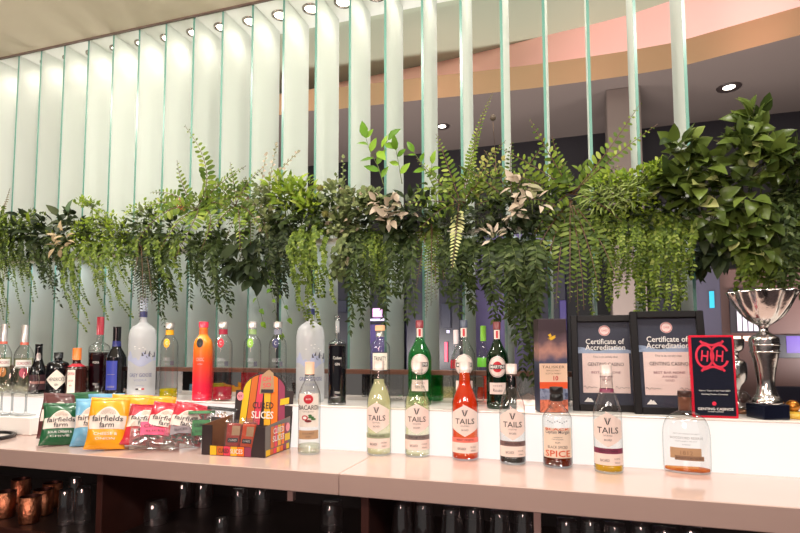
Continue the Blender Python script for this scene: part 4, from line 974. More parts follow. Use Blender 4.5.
# things beside the trophy
c = ray(740, 400); X_ = c.x / c.y * 1.83
root = empty('glass_globe', (X_, 1.83, Z_S + .0006), 'small clear glass globe award between the plaque and the trophy', 'award')
MB().lathe([(.02, 0), (.024, .002), (.022, .01), (.012, .014)], 24).build('base', pm('bronze_base', C(120, 84, 60), .3, metal=.6), root)
MB().lathe([(.0, .013)] + [(.028 * math.sin(PI * i / 14), .04 - .028 * math.cos(PI * i / 14)) for i in range(1, 15)], 28).build('globe', glass('globe_glass', (.8, .8, .8, 1), (.2, .2, .22, 1)), root)
c = ray(737, 380); X_ = c.x / c.y * 1.93
root = empty('silver_cup', (X_, 1.95, Z_S + .0006), 'small silver two-tier cup behind the glass globe', 'trophy')
MB().lathe(smooth_prof([(.03, 0), (.03, .01), (.012, .02), (.010, .05), (.016, .07), (.03, .09), (.034, .12), (.03, .145), (.014, .155), (.012, .17), (.026, .185), (.03, .215)]), 28).build('cup', M_sil, root)
MB().bbox(-.026, .026, -.026, .026, -.0002, .0005, .0001).build('base_felt', M_black, root)
c = ray(793, 415); X_ = c.x / c.y * 1.76
root = empty('gilt_ornament', (X_, 1.76, Z_S + .0006), 'small golden ball ornament on a yellow base at the right edge', 'ornament')
MB().lathe([(0, 0), (.03, 0), (.032, .004), (.026, .012), (.014, .018)], 24).build('base', pm('yellow_ceramic', C(214, 170, 60), .3), root)
MB().lathe([(.0, .014)] + [(.017 * math.sin(PI * i / 12), .031 - .017 * math.cos(PI * i / 12)) for i in range(1, 13)], 24).build('ball', pm('gold_ball', C(200, 130, 50), .25, metal=.7), root)
c = ray(783, 415); X_ = c.x / c.y * 1.74
root = empty('ceramic_figure', (X_, 1.745, Z_S + .0006), 'tiny green and red ceramic piece between the trophy plinth and the golden ball', 'ornament')
MB().lathe([(0, 0), (.012, 0), (.013, .01), (.008, .02), (.0, .024)], 16).build('body', pm('ceramic_green', C(60, 130, 90), .3), root)
MB().lathe([(0, .018), (.006, .02), (.007, .026), (0, .032)], 14).build('top', M_red, root)

# ---------------------------------------------------------------- under the worktop
Z_U = .6722
M_copper = pm('hammered_copper', C(226, 146, 110), .32, metal=1, bump=.9, nscale=110)
M_copin = pm('copper_dark', C(70, 40, 34), .4, metal=.8)
def mug(lab, x, y, handle, hz=0):
    root = empty('copper_mug', (x, y, Z_U + .0004), lab, 'mug', 'copper mugs', hz)
    MB().lathe([(0, 0), (.031, 0), (.033, .004), (.034, .09), (.0325, .0905)], 28).build('mug_body', M_copper, root)
    MB().lathe([(.0325, .0905), (.031, .08), (.030, .01), (0, .008)], 24).build('mug_lining', M_copin, root)
    if handle:
        pts = [(-.034 - .034 * math.sin(t) * (1.0 + .2 * math.cos(t)), 0, .047 - .036 * math.cos(t)) for t in [PI * i / 14 for i in range(15)]]
        MB().tube(pts, .0035, .0035, 8).build('handle', pm('copper_wire', C(226, 150, 118), .25, metal=1), root)
def und(px, Y): r = ray(px, 505); return r.x / r.y * Y
mug('hammered copper mug at the front, its round handle to the left', und(30, 1.50), 1.50, True, -.45)
mug('hammered copper mug cut by the left edge of the picture', und(5, 1.52), 1.52, False)
mug('hammered copper mug just behind the handled one', und(43, 1.585), 1.585, False)
mug('hammered copper mug deeper on the shelf, left of the tall tumblers', und(52, 1.67), 1.67, False)
mug('hammered copper mug at the back, above the handle of the front mug', und(20, 1.68), 1.68, True, -1.2)
M_rim = glass('tumbler_edge', (.8, .8, .82, 1), (.5, .5, .52, 1), 1.6)
G_tum = glass('tumbler_glass', (.95, .95, .96, 1), (.55, .55, .6, 1), 2.2, .025, (.8, .76, .76, 1))
def tumbler(lab, px, Y, r=.032, h=.10, ratio=.85, group='upturned tumblers under the worktop', m=None):
    root = empty('tumbler', (und(px, Y), Y, Z_U + .0004), lab, 'glass', group)
    wv = lambda a, z: 1 + .05 * math.cos(a * 9) * math.sin(min(1, z / h) * 3.0)
    MB().lathe([(r * .97, 0), (r, .001), (r, .004), (r * (1 + ratio) / 2, h * .55), (r * ratio, h * .96), (r * ratio * .9, h), (0, h)], 30, wave=wv).build('glass_wall', m or G_tum, root)
    MB().lathe([(r * ratio * .8, h * .93), (r * ratio * .86, h * .97), (r * ratio * .8, h * .995), (0, h * .995)], 24).build('thick_base', M_rim, root)
    MB().lathe([(r * .95, .0005), (r * 1.01, .001), (r * .99, .003)], 30).build('rim', M_rim, root)
for i, (px, Y, r, h, lab) in enumerate((
    (66, 1.52, .026, .12, 'tall tumbler right of the copper mugs, nearest the front'), (83, 1.55, .026, .125, 'tall tumbler beside the left dark divider'),
    (75, 1.66, .028, .125, 'tall tumbler behind the two beside the left divider'),
    (156, 1.62, .04, .085, 'short tumbler alone right of the left divider'), (222, 1.56, .022, .07, 'small shot tumbler under the cardboard box'),
    (184, 1.82, .034, .10, 'tumbler at the back, between the short one and the shot tumbler'), (203, 1.84, .034, .10, 'tumbler at the back, left of the shot tumbler'), (240, 1.8, .034, .10, 'tumbler at the back, right of the shot tumbler'), (262, 1.84, .034, .10, 'tumbler at the back, left of the white support post'),
    (332, 1.75, .042, .10, 'wide tumbler left of the right-hand dark divider'))):
    tumbler(lab, px, Y, r, h)
for i, px in enumerate((402, 424, 452, 474, 500, 523)):
    tumbler('fluted dark tumbler, %s from the right-hand divider' % ORD[i + 1], px, 1.53 + .02 * (i % 2), .036, .175, .72, 'fluted tumblers under the bottle row')
for i, px in enumerate((566, 590, 614, 640, 664, 690)):
    tumbler('fluted dark tumbler, %s right of the small white post' % ORD[i + 1], px, 1.55 + .02 * (i % 2), .036, .165, .74, 'fluted tumblers under the bottle row')
# ================================================================ the greenery
LF = {'ovate': ((0, .06), (.2, .75), (.45, 1), (.75, .62), (1, 0)), 'lance': ((0, .05), (.28, .9), (.5, 1), (.8, .5), (1, 0)),
      'tiny': ((0, .15), (.5, 1), (1, 0)), 'round': ((0, .12), (.22, .85), (.55, 1), (.85, .7), (1, .05)), 'heart': ((0, .45), (.1, .93), (.33, 1), (.64, .74), (.87, .3), (1, 0))}
def leaf(mb, p, d, n, L, W, kind='ovate', fold=.3, droop=.25, mi=0):
    d = d.normalized(); s = d.cross(n)
    if s.length < 1e-4: s = d.cross(Vector((.3, .2, 1)))
    s.normalize(); n = s.cross(d).normalized()
    vs = []; fs = []; pr = LF[kind]
    for t, w in pr:
        m = p + d * (L * t) - n * (droop * L * t * t); h = W * .5 * w
        vs += [m - s * h + n * (h * fold), m, m + s * h + n * (h * fold)]
    for i in range(len(pr) - 1):
        a = i * 3; fs += [(a, a + 1, a + 4, a + 3), (a + 1, a + 2, a + 5, a + 4)]
    mb.add(vs, fs, mi, True)
def rv(rr, k=1.0): return Vector((rr.uniform(-k, k), rr.uniform(-k, k), rr.uniform(-k, k)))
def bez(a, b, c, n): return [a * (1 - t) ** 2 + b * (2 * t * (1 - t)) + c * (t * t) for t in [i / n for i in range(n + 1)]]
g = lambda *a: C(*a)
MG_bright = leafmat('leaf_bright', g(84, 112, 26), g(138, 158, 50), g(160, 172, 84))
MG_mid = leafmat('leaf_mid', g(50, 70, 24), g(108, 128, 46), g(136, 148, 74))
MG_dark = leafmat('leaf_dark', g(34, 46, 24), g(68, 84, 42), g(92, 104, 64), rough=.45)
MG_deep = leafmat('leaf_deep', g(28, 38, 24), g(54, 66, 38), g(82, 90, 62), rough=.45)
MG_fern = leafmat('leaf_fern', g(60, 84, 24), g(112, 132, 44), g(142, 154, 74))
MG_fernd = leafmat('leaf_fern_dark', g(48, 66, 26), g(96, 114, 46), g(116, 128, 64))
MG_euc = leafmat('leaf_eucalyptus', g(80, 94, 56), g(124, 134, 86), g(166, 152, 128), rough=.6)
MG_pale = leafmat('leaf_pale', g(158, 142, 122), g(196, 182, 164), g(120, 120, 84), rough=.6)
MG_var = leafmat('leaf_variegated', g(40, 54, 24), g(92, 108, 46), g(176, 178, 116), rough=.3)
MG_fic = leafmat('leaf_ficus', g(80, 118, 32), g(124, 158, 52), rough=.35)
MG_dusty = leafmat('leaf_dusty', g(118, 118, 62), g(150, 146, 82), g(130, 110, 70), rough=.7)
MG_rach = pm('frond_stem', C(84, 58, 36), .6); MG_stem = pm('stem_green', C(92, 104, 56), .6); MG_stemb = pm('stem_brown', C(106, 84, 60), .7)
Y_P = 1.95
GR = 'artificial plants on the planter shelf'
def plant(name, px, lab, cat='plant'):
    r = ray(px, 234); return empty(name, (r.x / r.y * Y_P, Y_P, 1.7055), lab, cat, GR)
def vine(name, px, lab, strands, L, W, kind, mat, gap=.011, spread=.9, seed=1, stem=MG_stem, yb=1.885, pairs=True):
    """hanging strands, each (x top, y top, x end, y end)"""
    rr = random.Random(seed); root = plant(name, px, lab)
    for (xa, ya, xb, yb2) in strands:
        Yt = rr.uniform(1.91, 1.95); Ye = yb + rr.uniform(-.035, .03)
        a = at(xa, ya, Yt); c = at(xb, yb2, Ye)
        m = Vector((a.x + (c.x - a.x) * .35 + rr.uniform(-.02, .02), min(Yt, Ye) - rr.uniform(.02, .05), a.z - (a.z - c.z) * .28))
        n = max(6, int((a - c).length / gap)); P = bez(a, m, c, n)
        wob = [Vector((math.sin(i * .5 + seed) * .004, math.cos(i * .37 + xa) * .004, 0)) for i in range(n + 1)]
        P = [p + w for p, w in zip(P, wob)]
        if a.z < 1.76: P = [Vector((a.x, 1.955, 1.7058)), Vector((a.x, 1.93, max(a.z, 1.70) + .012))] + P
        n = len(P) - 1
        mb = MB(); mb.tube(P[::2] + [P[-1]], .0012, .0007, 4, 1)
        for i in range(1, n + 1):
            t = (P[i] - P[i - 1]).normalized()
            for k in ((0, 1) if pairs else (i % 2,)):
                az = rr.uniform(-.7, .7) + (PI if k else 0) + i * .9 * (0 if pairs else 1)
                side = Vector((math.cos(az), -abs(math.sin(az)) * .8 - .1, 0))
                d = side * spread + t * rr.uniform(.35, 1.0) + rv(rr, .25)
                nn = Vector((0, -1, .5)) + rv(rr, .7)
                sc = rr.uniform(.7, 1.15) * (1 - .35 * (i / n) ** 3)
                leaf(mb, P[i], d, nn, L * sc, W * sc, kind, rr.uniform(.05, .45), rr.uniform(.1, .5))
        leaf(mb, P[-1], P[-1] - P[-2], Vector((0, -1, 0)), L * .9, W * .8, kind)
        mb.build('strand', [mat, stem], root, root.location)
    return root
def fern(name, px, lab, base, fronds, mat, seed=1, yb=1.93):
    """fronds: (x mid, y mid, x tip, y tip, half width in px, forward reach)"""
    rr = random.Random(seed); root = plant(name, px, lab, 'fern')
    for (xm, ym, xt, yt, hw, fw) in fronds:
        a = at(base[0] + rr.uniform(-2, 2), base[1], yb); m = at(xm, ym, yb - fw * .6); c = at(xt, yt, yb - fw)
        ln = (a - m).length + (m - c).length; w = wpx(hw * 1.08, m); n = max(9, int(ln / max(.0075, w * .46))); P = bez(a, m, c, n)
        mb = MB(); mb.tube(P, .0023, .0008, 5, 1)
        up = Vector((0, -1, .25)) + rv(rr, .2)
        for i in range(2, n + 1):
            t = i / n; d = (P[i] - P[i - 1]).normalized(); s = d.cross(up).normalized(); nn = s.cross(d)
            k = min(1, .45 + 2.5 * t) * (1 - t ** 1.5) * 1.02 + .05
            for sg in (-1, 1):
                L = w * k * rr.uniform(.88, 1.1)
                if L < .002: continue
                leaf(mb, P[i] + d * (.002 * sg) + s * (sg * .002), s * sg + d * .42 + nn * rr.uniform(-.2, .3), nn + rv(rr, .2), L, max(.004, w * .34 * min(1, L / w + .2)), 'round', .15, rr.uniform(.1, .4))
        mb.build('frond', [mat, MG_rach], root, root.location)
    return root
def clump(name, px, lab, spots, n, L, W, kind, mat, seed=1, up=.3, yb=1.93, dep=.06, stem=MG_stem, droop=.35):
    """a bush of leaves on short stems; spots: (x, y, rx, ry) in the survey, n leaves each"""
    rr = random.Random(seed); root = plant(name, px, lab); fo = MB(); st = MB()
    base = Vector(root.location)
    n = int(n * 2.1)
    for (cx, cy, rx, ry) in spots:
        c = at(cx, cy, yb); ax = wpx(rx, c); az = wpx(ry, c)
        for i in range(n):
            while True:
                u = rv(rr)
                if u.length <= 1: break
            p = c + Vector((u.x * ax, u.y * dep - .02, u.z * az))
            d = Vector((u.x, u.y * .6 - .35, u.z * .7 + up)) + rv(rr, .55); nn = Vector((0, -.75, .75)) + rv(rr, .6)
            sc = rr.uniform(.65, 1.2)
            leaf(fo, p, d, nn, L * sc, W * sc, kind, rr.uniform(.1, .4), rr.uniform(0, droop * 2))
            if i % 3 == 0:
                q = c + Vector((u.x * ax * .3, .01, u.z * az * .2)); st.tube([q, (p + q) / 2 + Vector((0, -.006, .006)), p], .0014, .0008, 4)
        st.tube([base + Vector((c.x - base.x, 0, 0)) * .8, c], .003, .002, 5)
    fo.build('foliage', mat, root, base); st.build('stems', stem, root, base); return root
def sprig(name, px, lab, stems, L, W, kind, mat, gap, seed=1, yb=1.93, stem=MG_stem, ang=1.0, fwd=.03, cat='plant'):
    """upright or arching stems: lists of survey points, leaves alternate along them"""
    rr = random.Random(seed); root = plant(name, px, lab, cat)
    for pts in stems:
        q = [at(x, y, yb - fwd * i / max(1, len(pts) - 1)) for i, (x, y) in enumerate(pts)]
        P = []
        for a, b in zip(q[:-1], q[1:]):
            k = max(2, int((b - a).length / .006)); P += [a + (b - a) * (i / k) for i in range(k)]
        P.append(q[-1]); st = MB(); st.tube(P[::2] + [P[-1]], .0018, .0008, 5, 1); acc = 0; k = 0
        for i in range(2, len(P)):
            acc += (P[i] - P[i - 1]).length
            if acc >= gap:
                acc = 0; k += 1; d = (P[i] - P[i - 1]).normalized(); s = d.cross(Vector((0, -1, .2))).normalized() * (1 if k % 2 else -1)
                sc = rr.uniform(.8, 1.15) * (1 - .3 * i / len(P))
                leaf(st, P[i], s * ang + d * .7 + rv(rr, .2), Vector((0, -1, .35)) + rv(rr, .35), L * sc, W * sc, kind, rr.uniform(.1, .3), rr.uniform(.0, .25))
        leaf(st, P[-1], P[-1] - P[-3], Vector((0, -1, .3)), L, W, kind)
        st.build('sprig', [mat, stem], root, root.location)
    return root
rs = lambda n, x0, x1, y0, y1, z0, z1, sd: [(lambda q: (q.uniform(x0, x1), q.uniform(y0, y1), 0, 0))(random.Random(sd + i)) for i in range(n)]
def hang(n, x0, x1, yt0, yt1, ye0, ye1, sd, sw=5):
    q = random.Random(sd); out = []; n = int(n * 1.9)
    for i in range(n):
        x = x0 + (x1 - x0) * (i + q.uniform(.2, .8)) / n; out.append((x, q.uniform(yt0, yt1), x + q.uniform(-sw, sw), q.uniform(ye0, ye1)))
    return out

# --- left end
vine('trailing_vine', 8, 'small-leaved trailing vine at the left edge of the picture', hang(6, -8, 28, 205, 222, 262, 322, 1) + [(8, 212, 10, 326), (16, 215, 22, 312), (0, 210, 3, 318)], .013, .010, 'ovate', MG_mid, .008, seed=2)
fern('fern', 2, 'brownish fern frond at the left edge above the gin bottles', (-6, 240), [(2, 215, 10, 188, 6, .02), (8, 240, 4, 280, 7, .05), (-8, 215, -2, 205, 7, .03)], leafmat('leaf_fern_brown', g(110, 104, 66), g(150, 140, 96)), 3)
clump('arrow_leaf_plant', 48, 'dark arrow-leaved clump near the left end with one tall grey-green leaf', [(30, 228, 16, 16), (52, 234, 24, 20), (72, 226, 18, 20)], 22, .055, .03, 'heart', MG_deep, 4, .15)
sprig('arrow_leaf_sprig', 72, 'single large grey-green leaf standing above the left clump', [[(66, 232), (68, 212)]], .062, .034, 'heart', leafmat('leaf_greygreen', g(70, 92, 66), g(92, 114, 84)), .5, 5, 1.89)
sprig('arrow_leaf_sprig', 28, 'bright arrow-shaped leaf at the left of the dark clump', [[(34, 232), (30, 222)]], .05, .034, 'heart', MG_bright, .5, 6, 1.88)
clump('pale_leaf_cluster', 68, 'brown-tinged pale leaves in front of the dark arrow-leaved clump', [(66, 238, 12, 8), (62, 246, 8, 5)], 5, .045, .018, 'lance', leafmat('leaf_brownpale', g(150, 132, 100), g(186, 168, 136)), 7, 0, 1.87, .02)
clump('small_leaf_tuft', 92, 'short bright green tuft on top, beside the tall grey-green leaf', [(92, 206, 12, 7)], 34, .02, .012, 'ovate', MG_bright, 8, .8)
vine('leafy_strand', 58, 'dark hanging strands under the arrow-leaved clump', [(50, 250, 56, 288), (58, 250, 60, 304), (46, 248, 44, 285), (64, 252, 66, 296)], .026, .012, 'lance', MG_deep, .012, seed=9)
vine('trailing_vine', 34, 'thin sparse vine with round leaves left of the dark hanging strands', [(30, 250, 34, 300), (36, 250, 38, 296), (26, 250, 24, 290)], .013, .010, 'ovate', MG_mid, .010, seed=10)
# --- light green bush
clump('small_leaf_bush', 103, 'dense light green small-leaved bush above the red-capped bottle', [(88, 236, 16, 20), (108, 226, 20, 18), (122, 238, 16, 22), (100, 252, 24, 18)], 120, .016, .010, 'ovate', MG_bright, 11, .3)
vine('trailing_vine', 100, 'light green trailing strands hanging over the red-capped bottle', hang(7, 74, 132, 235, 250, 275, 316, 12) + [(80, 250, 84, 330), (86, 250, 90, 322), (112, 250, 108, 318), (128, 250, 132, 316)], .014, .010, 'ovate', MG_mid, .009, seed=12, yb=1.75)
fern('fine_fern', 143, 'fine dark drooping fern over the first large frosted bottle', (142, 232), [(140, 270, 140, 322, 8, .2), (146, 275, 146, 316, 8, .2), (136, 262, 132, 300, 8, .18), (150, 262, 152, 304, 8, .18), (143, 265, 143, 312, 9, .2)], MG_deep, 13)
# --- big fern at left
fern('fern', 178, 'large light green fern with one frond reaching high at upper left', (196, 210),
     [(224, 176, 185, 126, 13, .09), (180, 186, 177, 160, 9, .06), (172, 188, 150, 193, 9, .08), (214, 184, 246, 166, 10, .08), (166, 196, 134, 246, 11, .15), (180, 212, 158, 254, 11, .17), (205, 202, 174, 260, 13, .18), (224, 202, 200, 252, 12, .17), (160, 194, 140, 212, 10, .1), (226, 196, 246, 196, 9, .05), (214, 194, 232, 212, 9, .07)], MG_fern, 14)
sprig('red_sprig', 181, 'tiny red sprig in the middle of the large left fern', [[(184, 214), (180, 200)], [(182, 212), (178, 206)]], .012, .004, 'lance', leafmat('leaf_red', g(160, 60, 40), g(196, 90, 60)), .006, 15, 1.86)
vine('leafy_strand', 167, 'dark lance-leaved strands left of the yellow-badge bottle', hang(4, 150, 176, 235, 245, 280, 300, 16) + [(168, 245, 166, 326), (160, 240, 160, 312), (172, 240, 176, 306)], .03, .012, 'lance', MG_dark, .011, seed=16)
vine('leafy_strand', 212, 'dark lance-leaved strands above the orange and red bottles', hang(6, 190, 236, 235, 248, 272, 300, 17) + [(196, 240, 192, 304), (214, 240, 220, 308), (228, 245, 230, 312)], .032, .013, 'lance', MG_dark, .011, seed=17)
clump('leafy_bush', 205, 'dark mid-size leaves beneath the large left fern', [(150, 236, 20, 22), (180, 240, 24, 22), (215, 240, 24, 22)], 50, .03, .014, 'lance', MG_dark, 18, 0, 1.94)
# --- second fern and big leaves
fern('fern', 247, 'dark drooping fern above the green-badge bottle', (248, 196), [(246, 225, 240, 262, 8, .08), (252, 222, 250, 252, 7, .08), (236, 210, 226, 240, 8, .06), (262, 205, 268, 240, 8, .06), (240, 188, 246, 176, 8, .02), (232, 190, 220, 186, 8, .03)], MG_fernd, 19)
clump('big_leaf_plant', 246, 'dark broad-leaved clump hanging above the green-badge bottle', [(238, 262, 16, 14), (256, 272, 12, 14), (246, 246, 18, 12)], 12, .055, .036, 'heart', MG_deep, 20, -.5, 1.89, .04)
vine('heart_leaf_vine', 262, 'sparse vine of large heart leaves dangling between the green and navy badge bottles', [(248, 236, 262, 322), (266, 236, 288, 318), (272, 236, 279, 334)], .03, .024, 'heart', MG_fic, .034, seed=21, pairs=False)
sprig('eucalyptus_sprig', 271, 'upright eucalyptus sprig with pinkish tips left of the bright bush', [[(268, 202), (270, 178), (276, 146)], [(272, 180), (284, 166), (297, 153)], [(264, 200), (262, 176), (266, 156)]], .017, .014, 'round', leafmat('leaf_eucalyptus_pink', g(116, 116, 92), g(170, 156, 140)), .010, 22)
clump('eucalyptus_bush', 268, 'grey-green eucalyptus clump at the foot of the pink-tipped sprig', [(266, 202, 12, 16), (272, 222, 10, 12)], 50, .022, .018, 'round', MG_euc, 23, .3)
clump('ruscus_bush', 293, 'bright yellow-green pointed-leaf bush in the left middle of the row', [(284, 188, 16, 12), (302, 192, 18, 14), (292, 204, 20, 12), (314, 206, 12, 10)], 44, .036, .016, 'ovate', MG_bright, 24, .5)
clump('leafy_bush', 300, 'dark leaves under the bright pointed-leaf bush', [(286, 220, 22, 12), (312, 222, 20, 14), (330, 214, 14, 16)], 34, .034, .02, 'ovate', MG_dark, 25, 0, 1.94)
vine('leafy_strand', 281, 'thick dark hanging bundle above the navy-badge bottle', hang(7, 266, 292, 222, 236, 268, 292, 26) + [(276, 230, 278, 298), (284, 230, 286, 294)], .026, .013, 'lance', MG_deep, .009, seed=26)
vine('trailing_vine', 312, 'bright small round-leaved strands above the second large frosted bottle', hang(5, 296, 334, 222, 236, 262, 312, 27) + [(306, 232, 306, 318), (312, 230, 314, 332), (302, 232, 300, 308), (318, 232, 320, 322)], .015, .012, 'round', MG_mid, .008, seed=27, yb=1.745)
for k, (x, y, lab) in enumerate(((320, 188, 'fuzzy yellow-green seed ball above the bright strands'), (325, 214, 'second fuzzy yellow-green seed ball, lower beside the eucalyptus'))):
    rr = random.Random(50 + k); c = at(x, y, 1.875); root = plant('seed_ball', x, lab); mb = MB(); mb.lathe([(0, -.009)] + [(.009 * math.sin(PI * i / 8), -.009 * math.cos(PI * i / 8)) for i in range(1, 8)] + [(0, .009)], 14, c)
    for _ in range(160):
        d = rv(rr).normalized(); leaf(mb, c + d * .007, d, d.cross(rv(rr)), .008, .003, 'tiny')
    mb.build('ball', MG_dusty, root, root.location); m2 = MB(); m2.tube([Vector(root.location), (c + Vector(root.location)) / 2 + Vector((0, -.02, .02)), c], .0015, .001, 5); m2.build('stalk', MG_stem, root, root.location)
# --- eucalyptus and ficus
clump('eucalyptus_bush', 348, 'round-leaved eucalyptus bush right of the seed balls', [(340, 200, 16, 18), (356, 208, 16, 18), (346, 226, 16, 14), (372, 204, 12, 12)], 52, .024, .021, 'round', MG_euc, 28, .35)
sprig('eucalyptus_sprig', 343, 'short upright eucalyptus sprig on the round-leaved bush', [[(344, 196), (343, 178), (343, 158)], [(340, 196), (336, 176)]], .014, .012, 'round', MG_euc, .009, 29)
clump('eucalyptus_cluster', 343, 'grey-green round leaves hanging below the eucalyptus bush', [(344, 250, 9, 14), (342, 268, 8, 12)], 22, .024, .02, 'round', MG_euc, 30, -.7, 1.88, .03)
sprig('ficus_sprig', 371, 'upright sprig of large bright green leaves with dark veins', [[(384, 186), (378, 166), (370, 152), (366, 138)], [(372, 156), (382, 148), (388, 140)]], .066, .034, 'ovate', MG_fic, .023, 31, 1.92, MG_stem, 1.1, .05)
sprig('ficus_sprig', 392, 'bright green leaf sprig leaning right beside the tall leafy sprig', [[(402, 184), (398, 160), (396, 150)]], .055, .028, 'ovate', MG_fic, .028, 311, 1.92, MG_stem, 1.1, .05)
clump('pale_leaf_cluster', 402, 'dusty pink-white leaves right of the eucalyptus bush', [(384, 206, 12, 9), (402, 212, 16, 10), (392, 220, 12, 7)], 6, .046, .022, 'ovate', MG_pale, 32, .1, 1.88, .03)
clump('leafy_bush', 396, 'dark broad leaves around the dusty pink-white ones', [(378, 214, 18, 16), (408, 212, 20, 18), (396, 232, 22, 14), (424, 218, 14, 18)], 24, .045, .024, 'ovate', MG_deep, 33, .1, 1.94)
vine('leafy_strand', 358, 'dark lance-leaved strands above the tall black-gin bottle', hang(5, 346, 376, 228, 240, 280, 318, 34) + [(356, 236, 352, 330), (364, 236, 362, 322)], .032, .012, 'lance', MG_dark, .012, seed=34)
vine('leafy_strand', 394, 'dark lance-leaved strands over the cork-stoppered bottle', hang(5, 378, 412, 228, 240, 280, 312, 35) + [(390, 236, 386, 322), (402, 236, 408, 318)], .034, .013, 'lance', MG_dark, .012, seed=35)
vine('trailing_vine', 372, 'green small-leaved strands among the dark ones above the cork-stoppered bottle', hang(6, 362, 388, 225, 240, 262, 292, 36), .014, .009, 'ovate', MG_mid, .008, seed=36)
# --- middle fern with tall frond
fern('fern', 461, 'fern with a very tall thin frond pointing up in the middle of the row', (462, 206),
     [(466, 150, 493, 92, 7, .02), (448, 165, 436, 134, 9, .03), (436, 178, 416, 158, 8, .03), (480, 168, 506, 140, 8, .03), (430, 196, 402, 206, 10, .06), (442, 200, 418, 232, 11, .08), (476, 182, 492, 170, 8, .04), (470, 160, 480, 128, 7, .02)], MG_fern, 37)
fern('pale_fern', 455, 'pale yellow-green frond drooping in front of the middle fern', (458, 206), [(456, 235, 452, 270, 8, .1)], leafmat('leaf_fern_pale', g(170, 176, 110), g(200, 200, 146)), 38, 1.9)
sprig('ficus_sprig', 420, 'small bright leaf sprig left of the middle fern', [[(434, 186), (424, 168), (414, 152)], [(430, 178), (432, 164)]], .05, .024, 'ovate', MG_fic, .026, 39)
fern('drooping_fern', 428, 'curtain of light green drooping fronds above the bright green bottle', (432, 214), [(428, 250, 426, 318, 6, .08), (422, 246, 416, 290, 6, .07), (436, 250, 436, 300, 7, .08), (440, 245, 444, 280, 7, .06), (416, 240, 408, 272, 7, .05), (432, 245, 431, 306, 6, .09)], MG_fernd, 40)
sprig('hop_sprig', 484, 'dusty olive hop-like sprig below the bud on a stalk', [[(478, 206), (482, 178), (492, 152)], [(488, 200), (494, 176), (502, 160)], [(472, 200), (476, 184), (482, 160)]], .018, .014, 'round', MG_dusty, .008, 41)
c = at(493, 118, 1.9); root = plant('flower_bud', 492, 'dark round bud on a thin stalk above the middle of the row', 'flower')
mb = MB(); mb.lathe(smooth_prof([(0, -.011), (.007, -.008), (.0105, 0), (.008, .008), (.003, .012), (0, .0125)]), 14, c); mb.build('bud', pm('bud_brown', C(70, 58, 44), .7, noise=.3, nscale=200), root, root.location)
mb = MB()
for k in range(9):
    a = k * 2.4; d = Vector((math.cos(a), math.sin(a), .9)); leaf(mb, c + Vector((0, 0, -.010)), d, -d.cross(Vector((0, 0, 1))).cross(d), .013, .008, 'ovate')
mb.build('sepals', MG_dusty, root, root.location)
mb = MB(); mb.tube([at(490, 205, 1.95), at(496, 165, 1.9), at(493, 122, 1.9)], .0016, .0012, 5); mb.build('stalk', MG_stemb, root, root.location)
clump('leafy_bush', 470, 'dark mixed leaves at the foot of the middle fern', [(450, 222, 22, 18), (478, 216, 22, 18), (500, 218, 18, 20), (486, 238, 20, 14)], 40, .032, .016, 'lance', MG_deep, 42, .1, 1.94)
vine('leafy_strand', 462, 'dark lance-leaved strands above the clear round-label bottle', hang(6, 444, 482, 232, 244, 276, 306, 43) + [(456, 240, 460, 312), (470, 240, 474, 308)], .034, .014, 'lance', MG_dark, .011, seed=43)
# --- pale leaves, long strand
clump('pale_leaf_cluster', 530, 'pinkish-white pointed leaves in the right middle of the row', [(522, 188, 12, 9), (532, 204, 14, 12), (514, 212, 9, 8)], 5, .05, .024, 'ovate', MG_pale, 44, .15, 1.87, .025)
clump('pale_leaf_cluster', 494, 'pale upright leaf tuft lower left of the pinkish-white leaves', [(494, 236, 7, 7)], 6, .034, .012, 'lance', MG_pale, 45, .9, 1.87, .02)
clump('leafy_bush', 522, 'dark broad leaves behind the pinkish-white pointed ones', [(516, 214, 18, 18), (538, 222, 18, 18), (526, 240, 20, 14), (550, 208, 12, 16)], 26, .04, .02, 'ovate', MG_deep, 46, 0, 1.94)
vine('leafy_strand', 520, 'long heavy lance-leaved strands reaching down beside the printed carton', hang(8, 490, 548, 238, 250, 280, 320, 47, 8) + [(520, 245, 536, 384), (526, 245, 530, 352), (512, 245, 516, 338), (534, 245, 540, 340), (500, 245, 498, 318), (524, 250, 524, 372)], .038, .014, 'lance', MG_dark, .011, seed=47, yb=1.80)
# --- big right fern
fern('fern', 572, 'large bright fern at right with a long frond pointing up right', (572, 194),
     [(602, 162, 640, 104, 13, .08), (606, 160, 658, 124, 11, .09), (552, 160, 530, 120, 12, .08), (548, 172, 500, 148, 12, .09), (540, 186, 500, 168, 10, .05), (596, 172, 622, 166, 9, .05), (552, 200, 534, 236, 10, .08), (560, 170, 552, 136, 9, .03), (596, 196, 622, 222, 10, .08)], MG_fern, 48)
fern('drooping_fern', 562, 'curtain of long green fronds hanging above the carton and left certificate', (570, 200), [(548, 245, 540, 300, 11, .13), (558, 250, 556, 308, 12, .15), (570, 250, 570, 302, 12, .16), (582, 250, 584, 310, 12, .15), (592, 245, 600, 298, 12, .14), (540, 232, 528, 276, 11, .12), (606, 240, 616, 280, 11, .13), (577, 245, 578, 316, 10, .12)], MG_fernd, 49)
clump('grass_tuft', 612, 'pale thin-bladed grassy tuft right of the large right fern', [(604, 200, 20, 14), (626, 196, 20, 12)], 60, .04, .005, 'lance', leafmat('leaf_grass', g(84, 104, 48), g(138, 152, 88)), 51, .1, 1.9)
clump('small_leaf_bush', 634, 'bright green small-leaved mound left of the last fin', [(614, 184, 22, 10), (640, 184, 24, 14), (656, 176, 16, 14), (630, 204, 26, 14)], 100, .017, .011, 'ovate', MG_bright, 52, .35)
